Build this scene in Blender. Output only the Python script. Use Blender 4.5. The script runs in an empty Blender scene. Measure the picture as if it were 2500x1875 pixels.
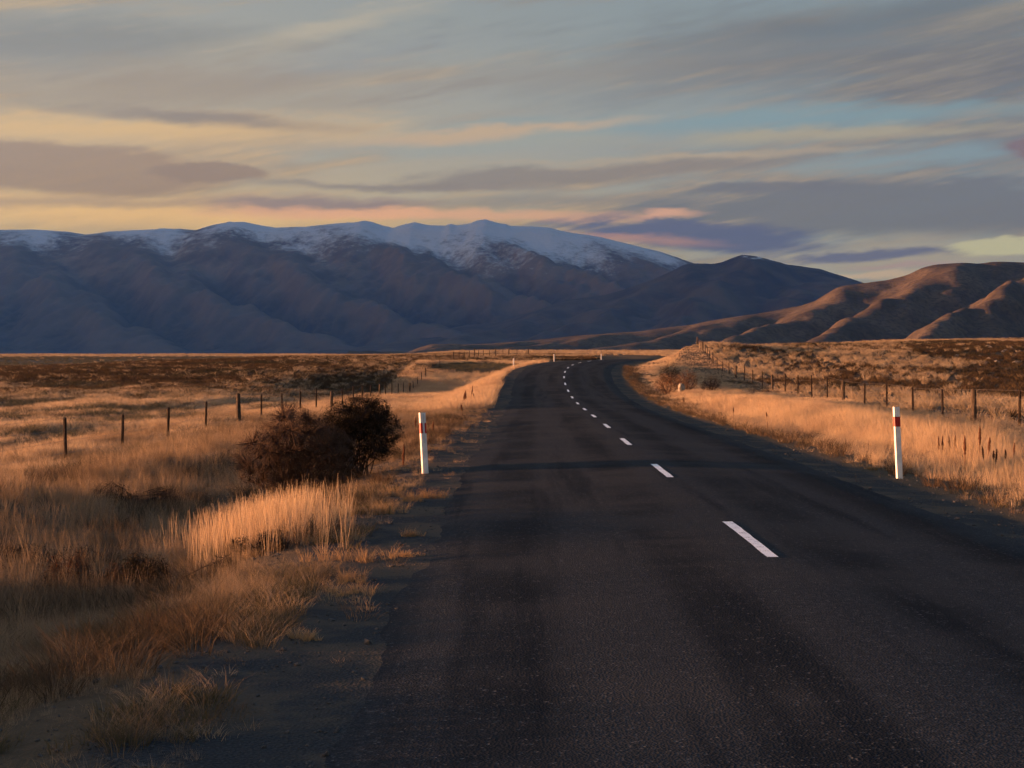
import bpy, math, random
import numpy as np
from mathutils import Vector, Matrix

scene = bpy.context.scene
C = scene.collection
R = math.radians
rng = np.random.default_rng(7)
random.seed(7)

# ------------------------------------------------------------------ camera
FPX, U0, V0, CAMZ = 3800.0, 1250.0, 870.0, 1.9       # focal length in photo pixels, optical axis, eye height
cam = bpy.data.cameras.new('camera')
cam.sensor_width = 36.0
cam.lens = FPX / 2500.0 * 36.0
cam.shift_y = -(937.5 - V0) / 2500.0
cam.clip_start = 0.1
cam.clip_end = 60000.0
cam_ob = bpy.data.objects.new('camera', cam)
cam_ob.location = (0, 0, CAMZ)
cam_ob.rotation_euler = (R(90), 0, 0)
C.objects.link(cam_ob)
scene.camera = cam_ob

SUN_EL, SUN_AZ = R(3.1), R(-90)                       # azimuth measured from +Y towards +X
sun_dir = Vector((math.sin(SUN_AZ) * math.cos(SUN_EL), math.cos(SUN_AZ) * math.cos(SUN_EL), math.sin(SUN_EL)))

EXPO = 2.15
scene.view_settings.view_transform = 'Standard'
scene.view_settings.look = 'None'
scene.view_settings.gamma = 1.0
scene.view_settings.exposure = EXPO
scene.view_settings.use_curve_mapping = False
scene.cycles.use_denoising = True
scene.cycles.max_bounces = 4
scene.cycles.diffuse_bounces = 2
scene.cycles.transmission_bounces = 2
scene.cycles.glossy_bounces = 1
scene.cycles.use_adaptive_sampling = True
scene.cycles.adaptive_threshold = 0.035
scene.cycles.volume_bounces = 0
scene.cycles.caustics_reflective = False
scene.cycles.caustics_refractive = False


# ------------------------------------------------------------------ node helper
class S:
    """wraps a value socket so that arithmetic builds Math nodes"""
    def __init__(s, nt, sock): s.nt, s.k = nt, sock
    def _m(s, op, b=None, c=None):
        n = s.nt.nodes.new('ShaderNodeMath'); n.operation = op
        s.nt.links.new(s.k, n.inputs[0])
        for i, v in ((1, b), (2, c)):
            if v is None: continue
            if isinstance(v, S): s.nt.links.new(v.k, n.inputs[i])
            else: n.inputs[i].default_value = v
        return S(s.nt, n.outputs[0])
    def __add__(s, b): return s._m('ADD', b)
    def __sub__(s, b): return s._m('SUBTRACT', b)
    def __mul__(s, b): return s._m('MULTIPLY', b)
    def __truediv__(s, b): return s._m('DIVIDE', b)
    def pow(s, b): return s._m('POWER', b)
    def sqrt(s): return s._m('SQRT')
    def abs(s): return s._m('ABSOLUTE')
    def max(s, b): return s._m('MAXIMUM', b)
    def min(s, b): return s._m('MINIMUM', b)
    def step(s, a, b, lo=0.0, hi=1.0):
        n = s.nt.nodes.new('ShaderNodeMapRange'); n.interpolation_type = 'SMOOTHSTEP'
        s.nt.links.new(s.k, n.inputs['Value'])
        n.inputs['From Min'].default_value = a; n.inputs['From Max'].default_value = b
        n.inputs['To Min'].default_value = lo; n.inputs['To Max'].default_value = hi
        if a > b:                                       # keep From Min below From Max
            n.inputs['From Min'].default_value = b; n.inputs['From Max'].default_value = a
            n.inputs['To Min'].default_value = hi; n.inputs['To Max'].default_value = lo
        return S(s.nt, n.outputs['Result'])


def sep(nt, vec):
    n = nt.nodes.new('ShaderNodeSeparateXYZ'); nt.links.new(vec, n.inputs[0])
    return [S(nt, o) for o in n.outputs]


def comb(nt, *v):
    n = nt.nodes.new('ShaderNodeCombineXYZ')
    for i, a in enumerate(v):
        if isinstance(a, S): nt.links.new(a.k, n.inputs[i])
        else: n.inputs[i].default_value = a
    return n.outputs[0]


def noise(nt, vec, scale, detail=4, rough=0.55, dist=0.0):
    n = nt.nodes.new('ShaderNodeTexNoise')
    if vec is not None: nt.links.new(vec, n.inputs['Vector'])
    n.inputs['Scale'].default_value = scale
    n.inputs['Detail'].default_value = detail
    n.inputs['Roughness'].default_value = rough
    n.inputs['Distortion'].default_value = dist
    return S(nt, n.outputs['Fac'])


def mixc(nt, fac, a, b):
    n = nt.nodes.new('ShaderNodeMix'); n.data_type = 'RGBA'
    if isinstance(fac, S): nt.links.new(fac.k, n.inputs[0])
    else: n.inputs[0].default_value = fac
    for i, v in ((6, a), (7, b)):
        if isinstance(v, (tuple, list)): n.inputs[i].default_value = (*v, 1)
        else: nt.links.new(v, n.inputs[i])
    return n.outputs[2]


# ------------------------------------------------------------------ world: low sun sky with streaked high cloud
world = bpy.data.worlds.new('World')
scene.world = world
world.cycles.sampling_method = 'NONE'
world.use_nodes = True
wt = world.node_tree
for n in list(wt.nodes): wt.nodes.remove(n)
w_out = wt.nodes.new('ShaderNodeOutputWorld')
w_bg = wt.nodes.new('ShaderNodeBackground')
SKY = 0.1
w_bg.inputs['Strength'].default_value = SKY
sky = wt.nodes.new('ShaderNodeTexSky')
sky.sky_type = 'NISHITA'
sky.sun_disc = False
sky.sun_elevation = SUN_EL
sky.sun_rotation = SUN_AZ
sky.altitude = 600
sky.air_density = 1.0
sky.dust_density = 1.5
sky.ozone_density = 2.0
tc = wt.nodes.new('ShaderNodeTexCoord')
dx, dy, dz = sep(wt, tc.outputs['Generated'])
az = dx._m('ARCTAN2', dy)
el = dz._m('ARCSINE')
cs = dx * sun_dir.x + dy * sun_dir.y                    # cosine towards the sun's azimuth
warm = cs.step(-0.42, 0.42)
low = el.step(0.26, 0.02)

# streak coordinates: cloud sheets seen edge-on, slightly tilted
tilt = dz - dx * 0.10
v_st = comb(wt, dx * 2.6, dy * 2.6, tilt * 21.0)
v_fine = comb(wt, dx * 6.5, dy * 6.5, (tilt - dx * 0.05) * 64.0)
n_big = noise(wt, v_st, 1.0, 4, 0.55, 0.25)
n_fine = noise(wt, v_fine, 1.0, 5, 0.66)
n_edge = noise(wt, comb(wt, dx * 14.0, dy * 14.0, dz * 50.0), 1.0, 4, 0.62)
n_wisp = noise(wt, comb(wt, dx * 17.0, dy * 17.0, (tilt - dx * 0.12) * 190.0), 1.0, 4, 0.65)
nn = n_big * 0.62 + n_fine * 0.28 + n_wisp * 0.10

nis = wt.nodes.new('ShaderNodeMix'); nis.data_type = 'RGBA'; nis.blend_type = 'MULTIPLY'
nis.inputs[0].default_value = 1.0
wt.links.new(sky.outputs[0], nis.inputs[6]); nis.inputs[7].default_value = (0.55, 0.55, 0.55, 1)


TONE = (1.30, 1.15, 0.90)                                # the sky as it is above the haze
def sc(c): return tuple(x * k / SKY / 2.0 ** EXPO for x, k in zip(c, TONE))


warm_low = warm * low
gap_cool = mixc(wt, low, sc((0.20, 0.29, 0.37)), sc((0.28, 0.40, 0.45)))
gap_warm = mixc(wt, low, sc((0.36, 0.38, 0.37)), sc((0.90, 0.62, 0.19)))
gap = mixc(wt, warm, gap_cool, gap_warm)
glow = cs.step(0.30, 1.0) * el.step(0.55, 0.0)         # brighter towards the sun
gap = mixc(wt, 0.12, gap, nis.outputs[2])
cl_cool = mixc(wt, low, sc((0.175, 0.185, 0.19)), sc((0.20, 0.205, 0.20)))
cl_warm = mixc(wt, low, sc((0.27, 0.245, 0.20)), sc((0.44, 0.33, 0.17)))
cloud = mixc(wt, warm, cl_cool, cl_warm)
lit_cool = mixc(wt, low, sc((0.27, 0.265, 0.24)), sc((0.36, 0.33, 0.25)))
lit_warm = mixc(wt, low, sc((0.45, 0.39, 0.28)), sc((0.92, 0.62, 0.20)))
lit = mixc(wt, warm, lit_cool, lit_warm)
high = el.step(0.24, 0.85)
lit = mixc(wt, high, lit, sc((0.20, 0.29, 0.50)))
cloud = mixc(wt, high, cloud, sc((0.15, 0.23, 0.43)))
gap = mixc(wt, high, gap, sc((0.14, 0.26, 0.54)))
cover = nn.step(0.43, 0.54)
body = n_fine.step(0.42, 0.60)
col = mixc(wt, cover, gap, mixc(wt, (body * 0.62 + n_wisp.step(0.40, 0.66) * 0.38), cloud, lit))


n_wx = noise(wt, comb(wt, dx * 9.0, dy * 9.0, dz * 26.0 + 7.3), 1.0, 3, 0.6)
skyvec = comb(wt, az + (n_wx - 0.5) * 0.075, el + (n_edge - 0.5) * 0.016, 0.0)
RAG = {}
for k in (0.0, 0.5, 1.0): RAG[k] = (n_edge - 0.5) * (0.45 + 0.35 * k) + (n_fine - 0.5) * (0.25 + 1.2 * k) + (n_wisp - 0.5) * (0.35 + 0.8 * k)


def blob(col, cx, cy, hx, hy, c, slope=0.0, soft=0.5, strength=1.0, rag=0.6, wisp=0.0):
    """one cloud (or one gap) of the sky at its own bearing and elevation"""
    mp = wt.nodes.new('ShaderNodeMapping'); mp.vector_type = 'TEXTURE'
    wt.links.new(skyvec, mp.inputs['Vector'])
    mp.inputs['Location'].default_value = ((cx * 1.1302 - U0) / FPX, (V0 - cy * 1.1302) / FPX, 0)
    mp.inputs['Rotation'].default_value = (0, 0, math.atan(slope))
    mp.inputs['Scale'].default_value = (hx * 1.1302 / FPX, hy * 1.1302 / FPX, 1)
    ln = wt.nodes.new('ShaderNodeVectorMath'); ln.operation = 'LENGTH'
    wt.links.new(mp.outputs[0], ln.inputs[0])
    q = S(wt, ln.outputs['Value']) + RAG[round(wisp * 2) / 2 if wisp <= 1 else 1.0]
    m = q.step(1.0 + soft * 0.5, 1.0 - soft, 0.0, strength)
    return mixc(wt, m, col, sc(c))


# upper sky
col = blob(col, 620, 90, 330, 26, (0.50, 0.46, 0.36), 0.24, 0.9, 0.7, 0.8, 1.0)
col = blob(col, 720, 150, 300, 34, (0.27, 0.31, 0.35), 0.16, 0.9, 0.6, 0.8, 1.0)
col = blob(col, 150, 130, 420, 60, (0.23, 0.24, 0.23), 0.05, 0.9, 0.7, 0.8, 1.0)
col = blob(col, 480, 200, 520, 60, (0.37, 0.30, 0.20), 0.06, 0.9, 0.7, 0.8, 1.2)
col = blob(col, 1750, 130, 700, 95, (0.185, 0.195, 0.20), 0.03, 0.9, 0.75, 0.8, 1.0)
col = blob(col, 2080, 190, 330, 60, (0.155, 0.15, 0.145), 0.03, 0.9, 0.45, 0.8, 1.0)
col = blob(col, 1950, 60, 300, 26, (0.15, 0.185, 0.215), 0.12, 0.9, 0.6, 0.8, 0.8)
col = blob(col, 1150, 170, 420, 40, (0.33, 0.30, 0.245), 0.06, 0.9, 0.5, 0.8, 1.2)
# bands
col = blob(col, 1720, 268, 760, 24, (0.24, 0.37, 0.44), 0.02, 0.9, 0.8, 0.8, 1.0)
col = blob(col, 250, 300, 560, 38, (0.82, 0.57, 0.22), 0.02, 0.9, 0.85, 0.7, 1.0)
col = blob(col, 430, 272, 270, 20, (0.29, 0.24, 0.18), -0.05, 0.8, 0.85, 0.8, 0.8)
col = blob(col, 1000, 318, 380, 22, (0.38, 0.42, 0.38), 0.06, 0.9, 0.7, 0.7, 0.8)
col = blob(col, 1050, 292, 330, 14, (0.64, 0.47, 0.26), 0.09, 0.9, 0.8, 0.7, 0.9)
col = blob(col, 1800, 300, 420, 17, (0.46, 0.42, 0.28), 0.02, 0.9, 0.85, 0.7, 0.8)
col = blob(col, 1500, 342, 420, 10, (0.52, 0.43, 0.27), 0.03, 0.9, 0.8, 0.7, 0.8)
# low clouds
col = blob(col, 330, 468, 620, 34, (1.0, 0.64, 0.20), 0.0, 0.9, 0.75, 0.5, 0.5)
col = blob(col, 150, 385, 360, 52, (0.41, 0.28, 0.135), -0.035, 0.24, 0.84, 0.35, 0.2)
col = blob(col, 480, 385, 125, 20, (0.36, 0.25, 0.13), 0.0, 0.3, 0.9, 0.5, 0.2)
col = blob(col, 170, 453, 300, 11, (0.40, 0.30, 0.18), 0.03, 0.9, 0.6, 0.7, 0.6)
col = blob(col, 900, 405, 330, 10, (0.30, 0.25, 0.19), 0.0, 0.8, 0.8, 0.6, 0.6)
col = blob(col, 1250, 378, 460, 22, (0.30, 0.255, 0.19), 0.055, 0.5, 0.85, 0.5, 0.5)
col = blob(col, 1330, 432, 420, 18, (0.29, 0.265, 0.215), 0.02, 0.9, 0.7, 0.6, 0.6)
col = blob(col, 1900, 455, 560, 66, (0.20, 0.205, 0.20), 0.01, 0.35, 0.95, 0.4, 0.3)
col = blob(col, 1640, 412, 210, 14, (0.20, 0.195, 0.19), 0.0, 0.5, 0.8, 0.5, 0.4)
col = blob(col, 1930, 560, 330, 44, (0.43, 0.39, 0.29), 0.0, 0.8, 0.9, 0.4, 0.3)
col = blob(col, 680, 448, 260, 20, (0.30, 0.225, 0.20), 0.01, 0.7, 0.85, 0.5, 0.3)
col = blob(col, 800, 466, 360, 13, (0.88, 0.49, 0.25), 0.0, 0.8, 0.9, 0.5, 0.5)
col = blob(col, 1180, 470, 240, 13, (0.74, 0.45, 0.25), 0.0, 0.8, 0.9, 0.5, 0.5)
col = blob(col, 1510, 510, 330, 34, (0.125, 0.14, 0.225), -0.085, 0.45, 0.97, 0.4, 0.3)
col = blob(col, 1850, 556, 250, 13, (0.14, 0.15, 0.23), 0.02, 0.6, 0.9, 0.4, 0.4)
col = blob(col, 1370, 516, 170, 13, (0.50, 0.29, 0.22), -0.05, 0.9, 0.8, 0.5, 0.5)
col = blob(col, 1450, 465, 84, 9, (0.84, 0.48, 0.29), 0.05, 0.9, 0.8, 0.5, 0.5)
col = blob(col, 1490, 488, 190, 12, (0.135, 0.145, 0.225), -0.03, 0.7, 0.9, 0.5, 0.3)
col = blob(col, 2190, 536, 130, 24, (0.58, 0.58, 0.36), 0.08, 0.25, 0.95, 0.4, 0.3)
col = blob(col, 1960, 582, 140, 9, (0.44, 0.33, 0.30), 0.0, 0.8, 0.8, 0.5, 0.4)
col = blob(col, 1900, 602, 190, 9, (0.62, 0.48, 0.31), 0.0, 0.8, 0.8, 0.4, 0.3)
col = blob(col, 2215, 348, 62, 30, (0.25, 0.175, 0.155), -0.12, 0.4, 0.95, 0.5, 0.4)
col = mixc(wt, glow, col, sc((2.6, 1.45, 0.60)))
wt.links.new(col, w_bg.inputs['Color'])
wt.links.new(w_bg.outputs[0], w_out.inputs['Surface'])

# ------------------------------------------------------------------ sun
sl = bpy.data.lights.new('sun', 'SUN')
sl.energy = 5.0
sl.angle = R(0.6)
sl.color = (1.0, 0.44, 0.20)
sun_ob = bpy.data.objects.new('sun', sl)
sun_ob.rotation_euler = sun_dir.to_track_quat('Z', 'Y').to_euler()
sun_ob.location = (-60, 0, 30)
C.objects.link(sun_ob)


# ------------------------------------------------------------------ small tools
def link(o, parent=None):
    C.objects.link(o)
    if parent is not None: o.parent = parent
    return o


def tag(o, label=None, cat=None, group=None, kind=None):
    if label: o['label'] = label
    if cat: o['category'] = cat
    if group: o['group'] = group
    if kind: o['kind'] = kind
    return o


def mesh(name, verts, faces, mat=None, smooth=False):
    m = bpy.data.meshes.new(name)
    verts = np.asarray(verts, dtype=np.float32)
    faces = [tuple(int(i) for i in f) for f in faces] if not isinstance(faces, np.ndarray) else faces
    if isinstance(faces, np.ndarray):
        k = faces.shape[1]; nf = len(faces)
        m.vertices.add(len(verts)); m.vertices.foreach_set('co', verts.ravel())
        m.loops.add(nf * k); m.loops.foreach_set('vertex_index', faces.astype(np.int32).ravel())
        m.polygons.add(nf)
        m.polygons.foreach_set('loop_start', np.arange(0, nf * k, k, dtype=np.int32))
        m.update(calc_edges=True)
    else:
        m.from_pydata(verts.tolist(), [], faces); m.update()
    if mat: m.materials.append(mat)
    if smooth: m.polygons.foreach_set('use_smooth', np.ones(len(m.polygons), dtype=bool))
    return m


def ob(name, me, parent=None): return link(bpy.data.objects.new(name, me), parent)


def empty(name, loc, rz=0.0):
    o = bpy.data.objects.new(name, None)
    o.empty_display_size = 0.2
    o.location = loc; o.rotation_euler = (0, 0, rz)
    return link(o)


def pnoise(x, y, seed=0):
    """2D gradient noise, about -0.7..0.7"""
    x = np.asarray(x, float); y = np.asarray(y, float)
    xi = np.floor(x).astype(np.int64); yi = np.floor(y).astype(np.int64)
    xf = x - xi; yf = y - yi
    def g(ix, iy, fx, fy):
        h = (ix * 374761393 + iy * 668265263 + seed * 982451653) & 0x7fffffff
        h = ((h ^ (h >> 13)) * 1274126177) & 0x7fffffff
        a = (h & 0xffff) / 65536.0 * 2 * np.pi
        return np.cos(a) * fx + np.sin(a) * fy
    u = xf * xf * xf * (xf * (xf * 6 - 15) + 10); v = yf * yf * yf * (yf * (yf * 6 - 15) + 10)
    a = g(xi, yi, xf, yf); b = g(xi + 1, yi, xf - 1, yf)
    c = g(xi, yi + 1, xf, yf - 1); d = g(xi + 1, yi + 1, xf - 1, yf - 1)
    return (a * (1 - u) + b * u) * (1 - v) + (c * (1 - u) + d * u) * v


def fbm(x, y, oct=4, seed=0, gain=0.5):
    s = 0; a = 1.0
    for i in range(oct):
        s = s + a * pnoise(np.asarray(x) * 2 ** i, np.asarray(y) * 2 ** i, seed + i * 17); a *= gain
    return s


def sstep(a, b, x):
    t = np.clip((np.asarray(x, float) - a) / (b - a), 0, 1)
    return t * t * (3 - 2 * t)


def table(pts, lo=-60, hi=1200, dstep=0.5, sig=3.0):
    xs = np.arange(lo, hi, dstep)
    ys = np.interp(xs, [p[0] for p in pts], [p[1] for p in pts])
    k = np.arange(-int(4 * sig / dstep), int(4 * sig / dstep) + 1) * dstep
    w = np.exp(-0.5 * (k / sig) ** 2); w /= w.sum()
    pad = len(k) // 2
    ys = np.convolve(np.pad(ys, pad, mode='edge'), w, mode='valid')
    return lambda q: np.interp(q, xs, ys)


# ------------------------------------------------------------------ road line and terrain height
XC = table([(-60, 2.4), (10, 2.45), (16, 2.48), (26, 2.52), (36, 2.64), (46, 2.82), (56, 2.95), (66, 3.09), (76, 3.22), (86, 3.33),
            (96, 3.47), (106, 3.62), (116, 3.86), (126, 4.26), (136, 4.85), (146, 5.65), (155, 6.6), (163, 7.7), (172, 9.2),
            (182, 11.4), (192, 14.2), (204, 18.5), (218, 25), (235, 35), (260, 53), (300, 85)], hi=320, sig=3.0)
ZR = table([(-60, 0.02), (16, 0.0), (26, -0.02), (36, -0.08), (46, -0.165), (56, -0.25), (66, -0.35), (76, -0.415), (86, -0.39),
            (96, -0.25), (106, 0.0), (116, 0.34), (126, 0.64), (136, 0.90), (146, 1.09), (155, 1.25), (163, 1.35), (172, 1.48),
            (185, 1.56), (200, 1.55), (215, 1.4), (235, 1.0), (260, 0.4), (320, -1)], hi=330, sig=3.0)
LE = table([(-60, 3.42), (90, 3.5), (150, 4.1), (320, 4.2)], hi=330)
RE = table([(-60, 3.05), (60, 3.0), (120, 3.7), (170, 4.2), (320, 4.2)], hi=330)
GL = table([(-60, -0.62), (25, -0.66), (37, -0.72), (48, -0.84), (60, -0.74), (87, -1.22), (115, -1.36), (143, -1.75), (154, -1.3),
            (165, -0.55), (178, 0.5), (195, 1.1), (220, 1.75), (260, 1.95), (330, 2.2)], hi=400, sig=2.5)
FL = table([(-60, -0.95), (60, -1.0), (97, -1.05), (130, -0.75), (180, -0.3), (245, 0.10), (275, -0.1), (330, -0.5), (450, -0.1),
            (600, 0.9), (800, 2.5), (900, 2.9), (1000, 2.4), (1190, -4)], hi=1200, sig=8)
FC = table([(-60, 0.5), (180, 1.5), (250, 1.75), (300, 2.0), (400, 2.8), (500, 3.4), (650, 3.9), (800, 3.5), (1000, 0), (1190, -6)], hi=1200, sig=8)
GR = table([(-60, -0.33), (53, -0.36), (81, -0.52), (109, -0.5), (130, -0.2), (146, 0.25), (160, 0.75), (172, 1.6), (183, 2.5), (194, 3.1),
            (206, 3.45), (225, 3.6), (300, 3.8)], hi=400, sig=2.5)
FR = table([(-60, -0.5), (60, -0.7), (90, -0.6), (120, -0.1), (150, 0.7), (190, 2.2), (230, 3.5), (290, 4.7), (350, 5.3), (420, 5.0),
            (600, 2.0), (1190, -6)], hi=1200, sig=8)
RF0, RF1 = (15.6, 53.0), (21.3, 165.0)                 # right fence line


def rfence_x(y): return 15.6 + (np.asarray(y, float) - 53.0) * (21.3 - 15.6) / 112.0


def offset(x, y):
    yy = np.clip(y, -60, 300)
    sl = (XC(yy + 1) - XC(yy - 1)) / 2
    return (x - XC(yy)) / np.sqrt(1 + sl * sl)


def H(x, y):
    x = np.asarray(x, float); y = np.asarray(y, float)
    yc = np.clip(y, -60, 300)
    o = offset(x, y)
    zr = ZR(yc)
    near = 1 - sstep(215, 300, y)
    # left of the road: shoulder, swale, low bank, fence line, paddock
    gl = GL(np.clip(y, -60, 390))
    bank_f = 1 - sstep(45, 75, y)
    left_v = zr - 0.12 + (gl - zr + 0.12) * sstep(4.2, 9.5, -o)
    left_v = left_v + bank_f * (np.clip(0.26 + 0.5 * fbm(x * 0.12 + 3, y * 0.16, 2, 19) + 0.30 * (1 - sstep(12, 17, y)) + 0.25 * (1 - sstep(8, 11, y)), 0.0, 0.85) * np.exp(-((x + 7.2) / 1.7) ** 2) - 0.16 * np.exp(-((x + 3.9) / 1.0) ** 2))  # bank raised nearest the camera, out of view, to shade the verge
    fl = FL(np.clip(y, -60, 1190)) + 1.35 * sstep(-95, -25, x) * sstep(120, 215, y) * (1 - sstep(260, 420, y))
    fc = FC(np.clip(y, -60, 1190))
    far_l = fl + (fc - fl) * sstep(-45, -12, x) * sstep(170, 250, y)
    left = left_v + (far_l - left_v) * sstep(11, 24, -x) * (1 - near * 0) 
    left = left + (far_l - left) * sstep(215, 290, y)
    # right of the road: shoulder, ditch, grass bank, fence line, scrub slope
    gr = GR(np.clip(y, -60, 390))
    fx = rfence_x(np.minimum(y, 215))
    wr = np.maximum(fx - XC(yc) - 5.0, 3.0)
    s = np.clip((o - 4.6) / wr, 0, 1)
    s = s * s * (3 - 2 * s)
    right_v = zr - 0.14 + (gr - zr + 0.14) * np.clip(s * 1.6, 0, 1)
    right_v = right_v - 0.12 * np.exp(-((o - 5.6) / 0.8) ** 2) + 0.14 * np.exp(-((o - 8.5) / 1.8) ** 2) * (1 - sstep(70, 110, y))
    fr = FR(np.clip(y, -60, 1190))
    fr = fr + (fc - fr) * (1 - sstep(25, 60, x)) * sstep(240, 330, y)
    right = right_v + (fr - right_v) * sstep(1.5, 14, x - fx)
    right = right + (fr - right) * sstep(215, 260, y)
    z = np.where(o < 0, left, right)
    # the bed of the road itself
    bed = zr - 0.028 * np.abs(o)
    edge = np.where(o < 0, LE(yc), RE(yc))
    k = sstep(0.0, 0.9, np.abs(o) - edge)
    onroad = (1 - k) * near
    und = 0.16 * fbm(x * 0.16, y * 0.10, 3, 3) + 0.05 * fbm(x * 0.9, y * 0.9, 2, 9)
    far_und = 0.45 * fbm(x * 0.02, y * 0.012, 3, 21) * sstep(90, 240, y)
    z = z + (und + far_und) * sstep(0.3, 3.0, np.abs(o) - edge) * (1 - sstep(900, 1300, y) * 0.0)
    z = z * (1 - onroad) + (bed - 0.03) * onroad
    # beyond the low rise the plain drops away to the valley
    valley = np.interp(y, [0, 950, 1500, 3000, 7000, 16000, 40000], [0, 0, -9, -22, -12, 0, 0])
    z = np.where(y > 1185, valley - 2, z)
    return z


def uv(u, v, D): return ((u - U0) / FPX * D, D, CAMZ - (v - V0) / FPX * D)


# ------------------------------------------------------------------ materials
def new_mat(name):
    m = bpy.data.materials.new(name); m.use_nodes = True
    nt = m.node_tree
    for n in list(nt.nodes): nt.nodes.remove(n)
    out = nt.nodes.new('ShaderNodeOutputMaterial')
    return m, nt, out


def principled(nt, out, col, rough=0.8, spec=0.3, bump=None, bdist=0.01, bstr=1.0):
    p = nt.nodes.new('ShaderNodeBsdfPrincipled')
    if isinstance(col, (tuple, list)): p.inputs['Base Color'].default_value = (*col, 1)
    else: nt.links.new(col, p.inputs['Base Color'])
    if isinstance(rough, S): nt.links.new(rough.k, p.inputs['Roughness'])
    else: p.inputs['Roughness'].default_value = rough
    p.inputs['Specular IOR Level'].default_value = spec
    if bump is not None:
        b = nt.nodes.new('ShaderNodeBump'); b.inputs['Distance'].default_value = bdist; b.inputs['Strength'].default_value = bstr
        nt.links.new(bump.k, b.inputs['Height']); nt.links.new(b.outputs[0], p.inputs['Normal'])
    nt.links.new(p.outputs[0], out.inputs['Surface'])
    return p


def pos(nt):
    g = nt.nodes.new('ShaderNodeNewGeometry')
    return g.outputs['Position'], g


def plain_mat(name, c1, c2, scale=20, rough=0.8, spec=0.25, bump=0.004):
    m, nt, out = new_mat(name)
    t = nt.nodes.new('ShaderNodeTexCoord')
    n = noise(nt, t.outputs['Object'], scale, 5, 0.6)
    principled(nt, out, mixc(nt, n.step(0.3, 0.7), c1, c2), rough, spec, n, bump)
    return m


def leaf_mat(name, c1, c2, c3=None, trans=0.4, pscale=0.25, patch=None):
    """thin dry blades or leaves: diffuse and translucent, tint by clump and by patch of ground"""
    m, nt, out = new_mat(name)
    oi = nt.nodes.new('ShaderNodeObjectInfo')
    r = S(nt, oi.outputs['Random'])
    P, _ = pos(nt)
    n = noise(nt, P, pscale, 3, 0.55)
    c = mixc(nt, r, c1, c2)
    if c3 is not None: c = mixc(nt, n.step(0.46, 0.66) * 0.85, c, c3)
    if patch is not None:
        n2 = noise(nt, P, patch[1], 2, 0.5)
        c = mixc(nt, n2.step(0.52, 0.66) * patch[2], c, patch[0])
    d = nt.nodes.new('ShaderNodeBsdfDiffuse'); t = nt.nodes.new('ShaderNodeBsdfTranslucent')
    nt.links.new(c, d.inputs['Color']); nt.links.new(c, t.inputs['Color'])
    mx = nt.nodes.new('ShaderNodeMixShader'); mx.inputs[0].default_value = trans
    nt.links.new(d.outputs[0], mx.inputs[1]); nt.links.new(t.outputs[0], mx.inputs[2])
    nt.links.new(mx.outputs[0], out.inputs['Surface'])
    return m


# ------------------------------------------------------------------ ground sheet
def graded(lo, hi, fine_lo, fine_hi, d0, growth):
    a = list(np.arange(fine_lo, fine_hi + 1e-6, d0))
    d = d0; x = a[-1]
    while x < hi: d *= growth; x += d; a.append(min(x, hi))
    d = d0; x = a[0]; b = []
    while x > lo: d *= growth; x -= d; b.append(max(x, lo))
    return np.array(b[::-1] + a)


gx = graded(-12500, 9000, -13, 24, 0.32, 1.035)
gy = graded(-3000, 18400, 0, 60, 0.36, 1.022)
GX, GY = np.meshgrid(gx, gy)
GZ = H(GX, GY)
nx, ny = len(gx), len(gy)
idx = np.arange(nx * ny).reshape(ny, nx)
quads = np.stack([idx[:-1, :-1], idx[:-1, 1:], idx[1:, 1:], idx[1:, :-1]], -1).reshape(-1, 4)

m, nt, out = new_mat('ground_soil_and_thatch')
at = nt.nodes.new('ShaderNodeAttribute'); at.attribute_name = 'cover'
ar, ag, ab = sep(nt, at.outputs['Vector'])
P, _ = pos(nt)
nf = noise(nt, P, 9.0, 5, 0.65)
nm = noise(nt, P, 0.9, 4, 0.6)
nl = noise(nt, P, 0.11, 4, 0.6)
straw = mixc(nt, nf, (0.045, 0.035, 0.024), (0.13, 0.098, 0.064))
straw = mixc(nt, nl.step(0.5, 0.68) * 0.6, straw, (0.085, 0.07, 0.05))
scrub = mixc(nt, nm.step(0.35, 0.65), (0.05, 0.034, 0.022), (0.11, 0.068, 0.038))
scrub = mixc(nt, nl.step(0.5, 0.62), scrub, (0.045, 0.043, 0.03))
grey = mixc(nt, nm.step(0.35, 0.65), (0.05, 0.052, 0.042), (0.09, 0.085, 0.062))
gravel = mixc(nt, noise(nt, P, 55.0, 3, 0.7).step(0.3, 0.7), (0.013, 0.018, 0.023), (0.042, 0.050, 0.057))
gravel = mixc(nt, nm.step(0.42, 0.60) * 0.75, gravel, (0.095, 0.075, 0.055))
c = mixc(nt, (ag + (nm - 0.5) * 0.5).step(0.3, 0.7), straw, scrub)
c = mixc(nt, (ab + (nm - 0.5) * 0.4).step(0.3, 0.7), c, grey)
c = mixc(nt, (ar + (nm - 0.5) * 1.3 + (nf - 0.5) * 0.7).step(0.34, 0.60), c, gravel)
chipg = nt.nodes.new('ShaderNodeTexVoronoi'); nt.links.new(P, chipg.inputs['Vector']); chipg.inputs['Scale'].default_value = 42
cg = S(nt, chipg.outputs['Distance'])
principled(nt, out, c, 0.95, 0.1, cg * 0.7 + nf * 0.6, 0.022, 0.8)
ground_mat = m

gm = mesh('ground', np.stack([GX, GY, GZ], -1).reshape(-1, 3), quads, ground_mat, True)
O = offset(GX, GY)
Yc = np.clip(GY, -60, 300)
gl_m = (1 - sstep(0.8, 1.6, -O - LE(Yc))) * (O < 0)
gr_m = (1 - sstep(0.4, 1.2, O - RE(Yc))) * (O > 0)
gmask = np.clip(gl_m + gr_m, 0, 1) * (1 - sstep(220, 260, GY))
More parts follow.
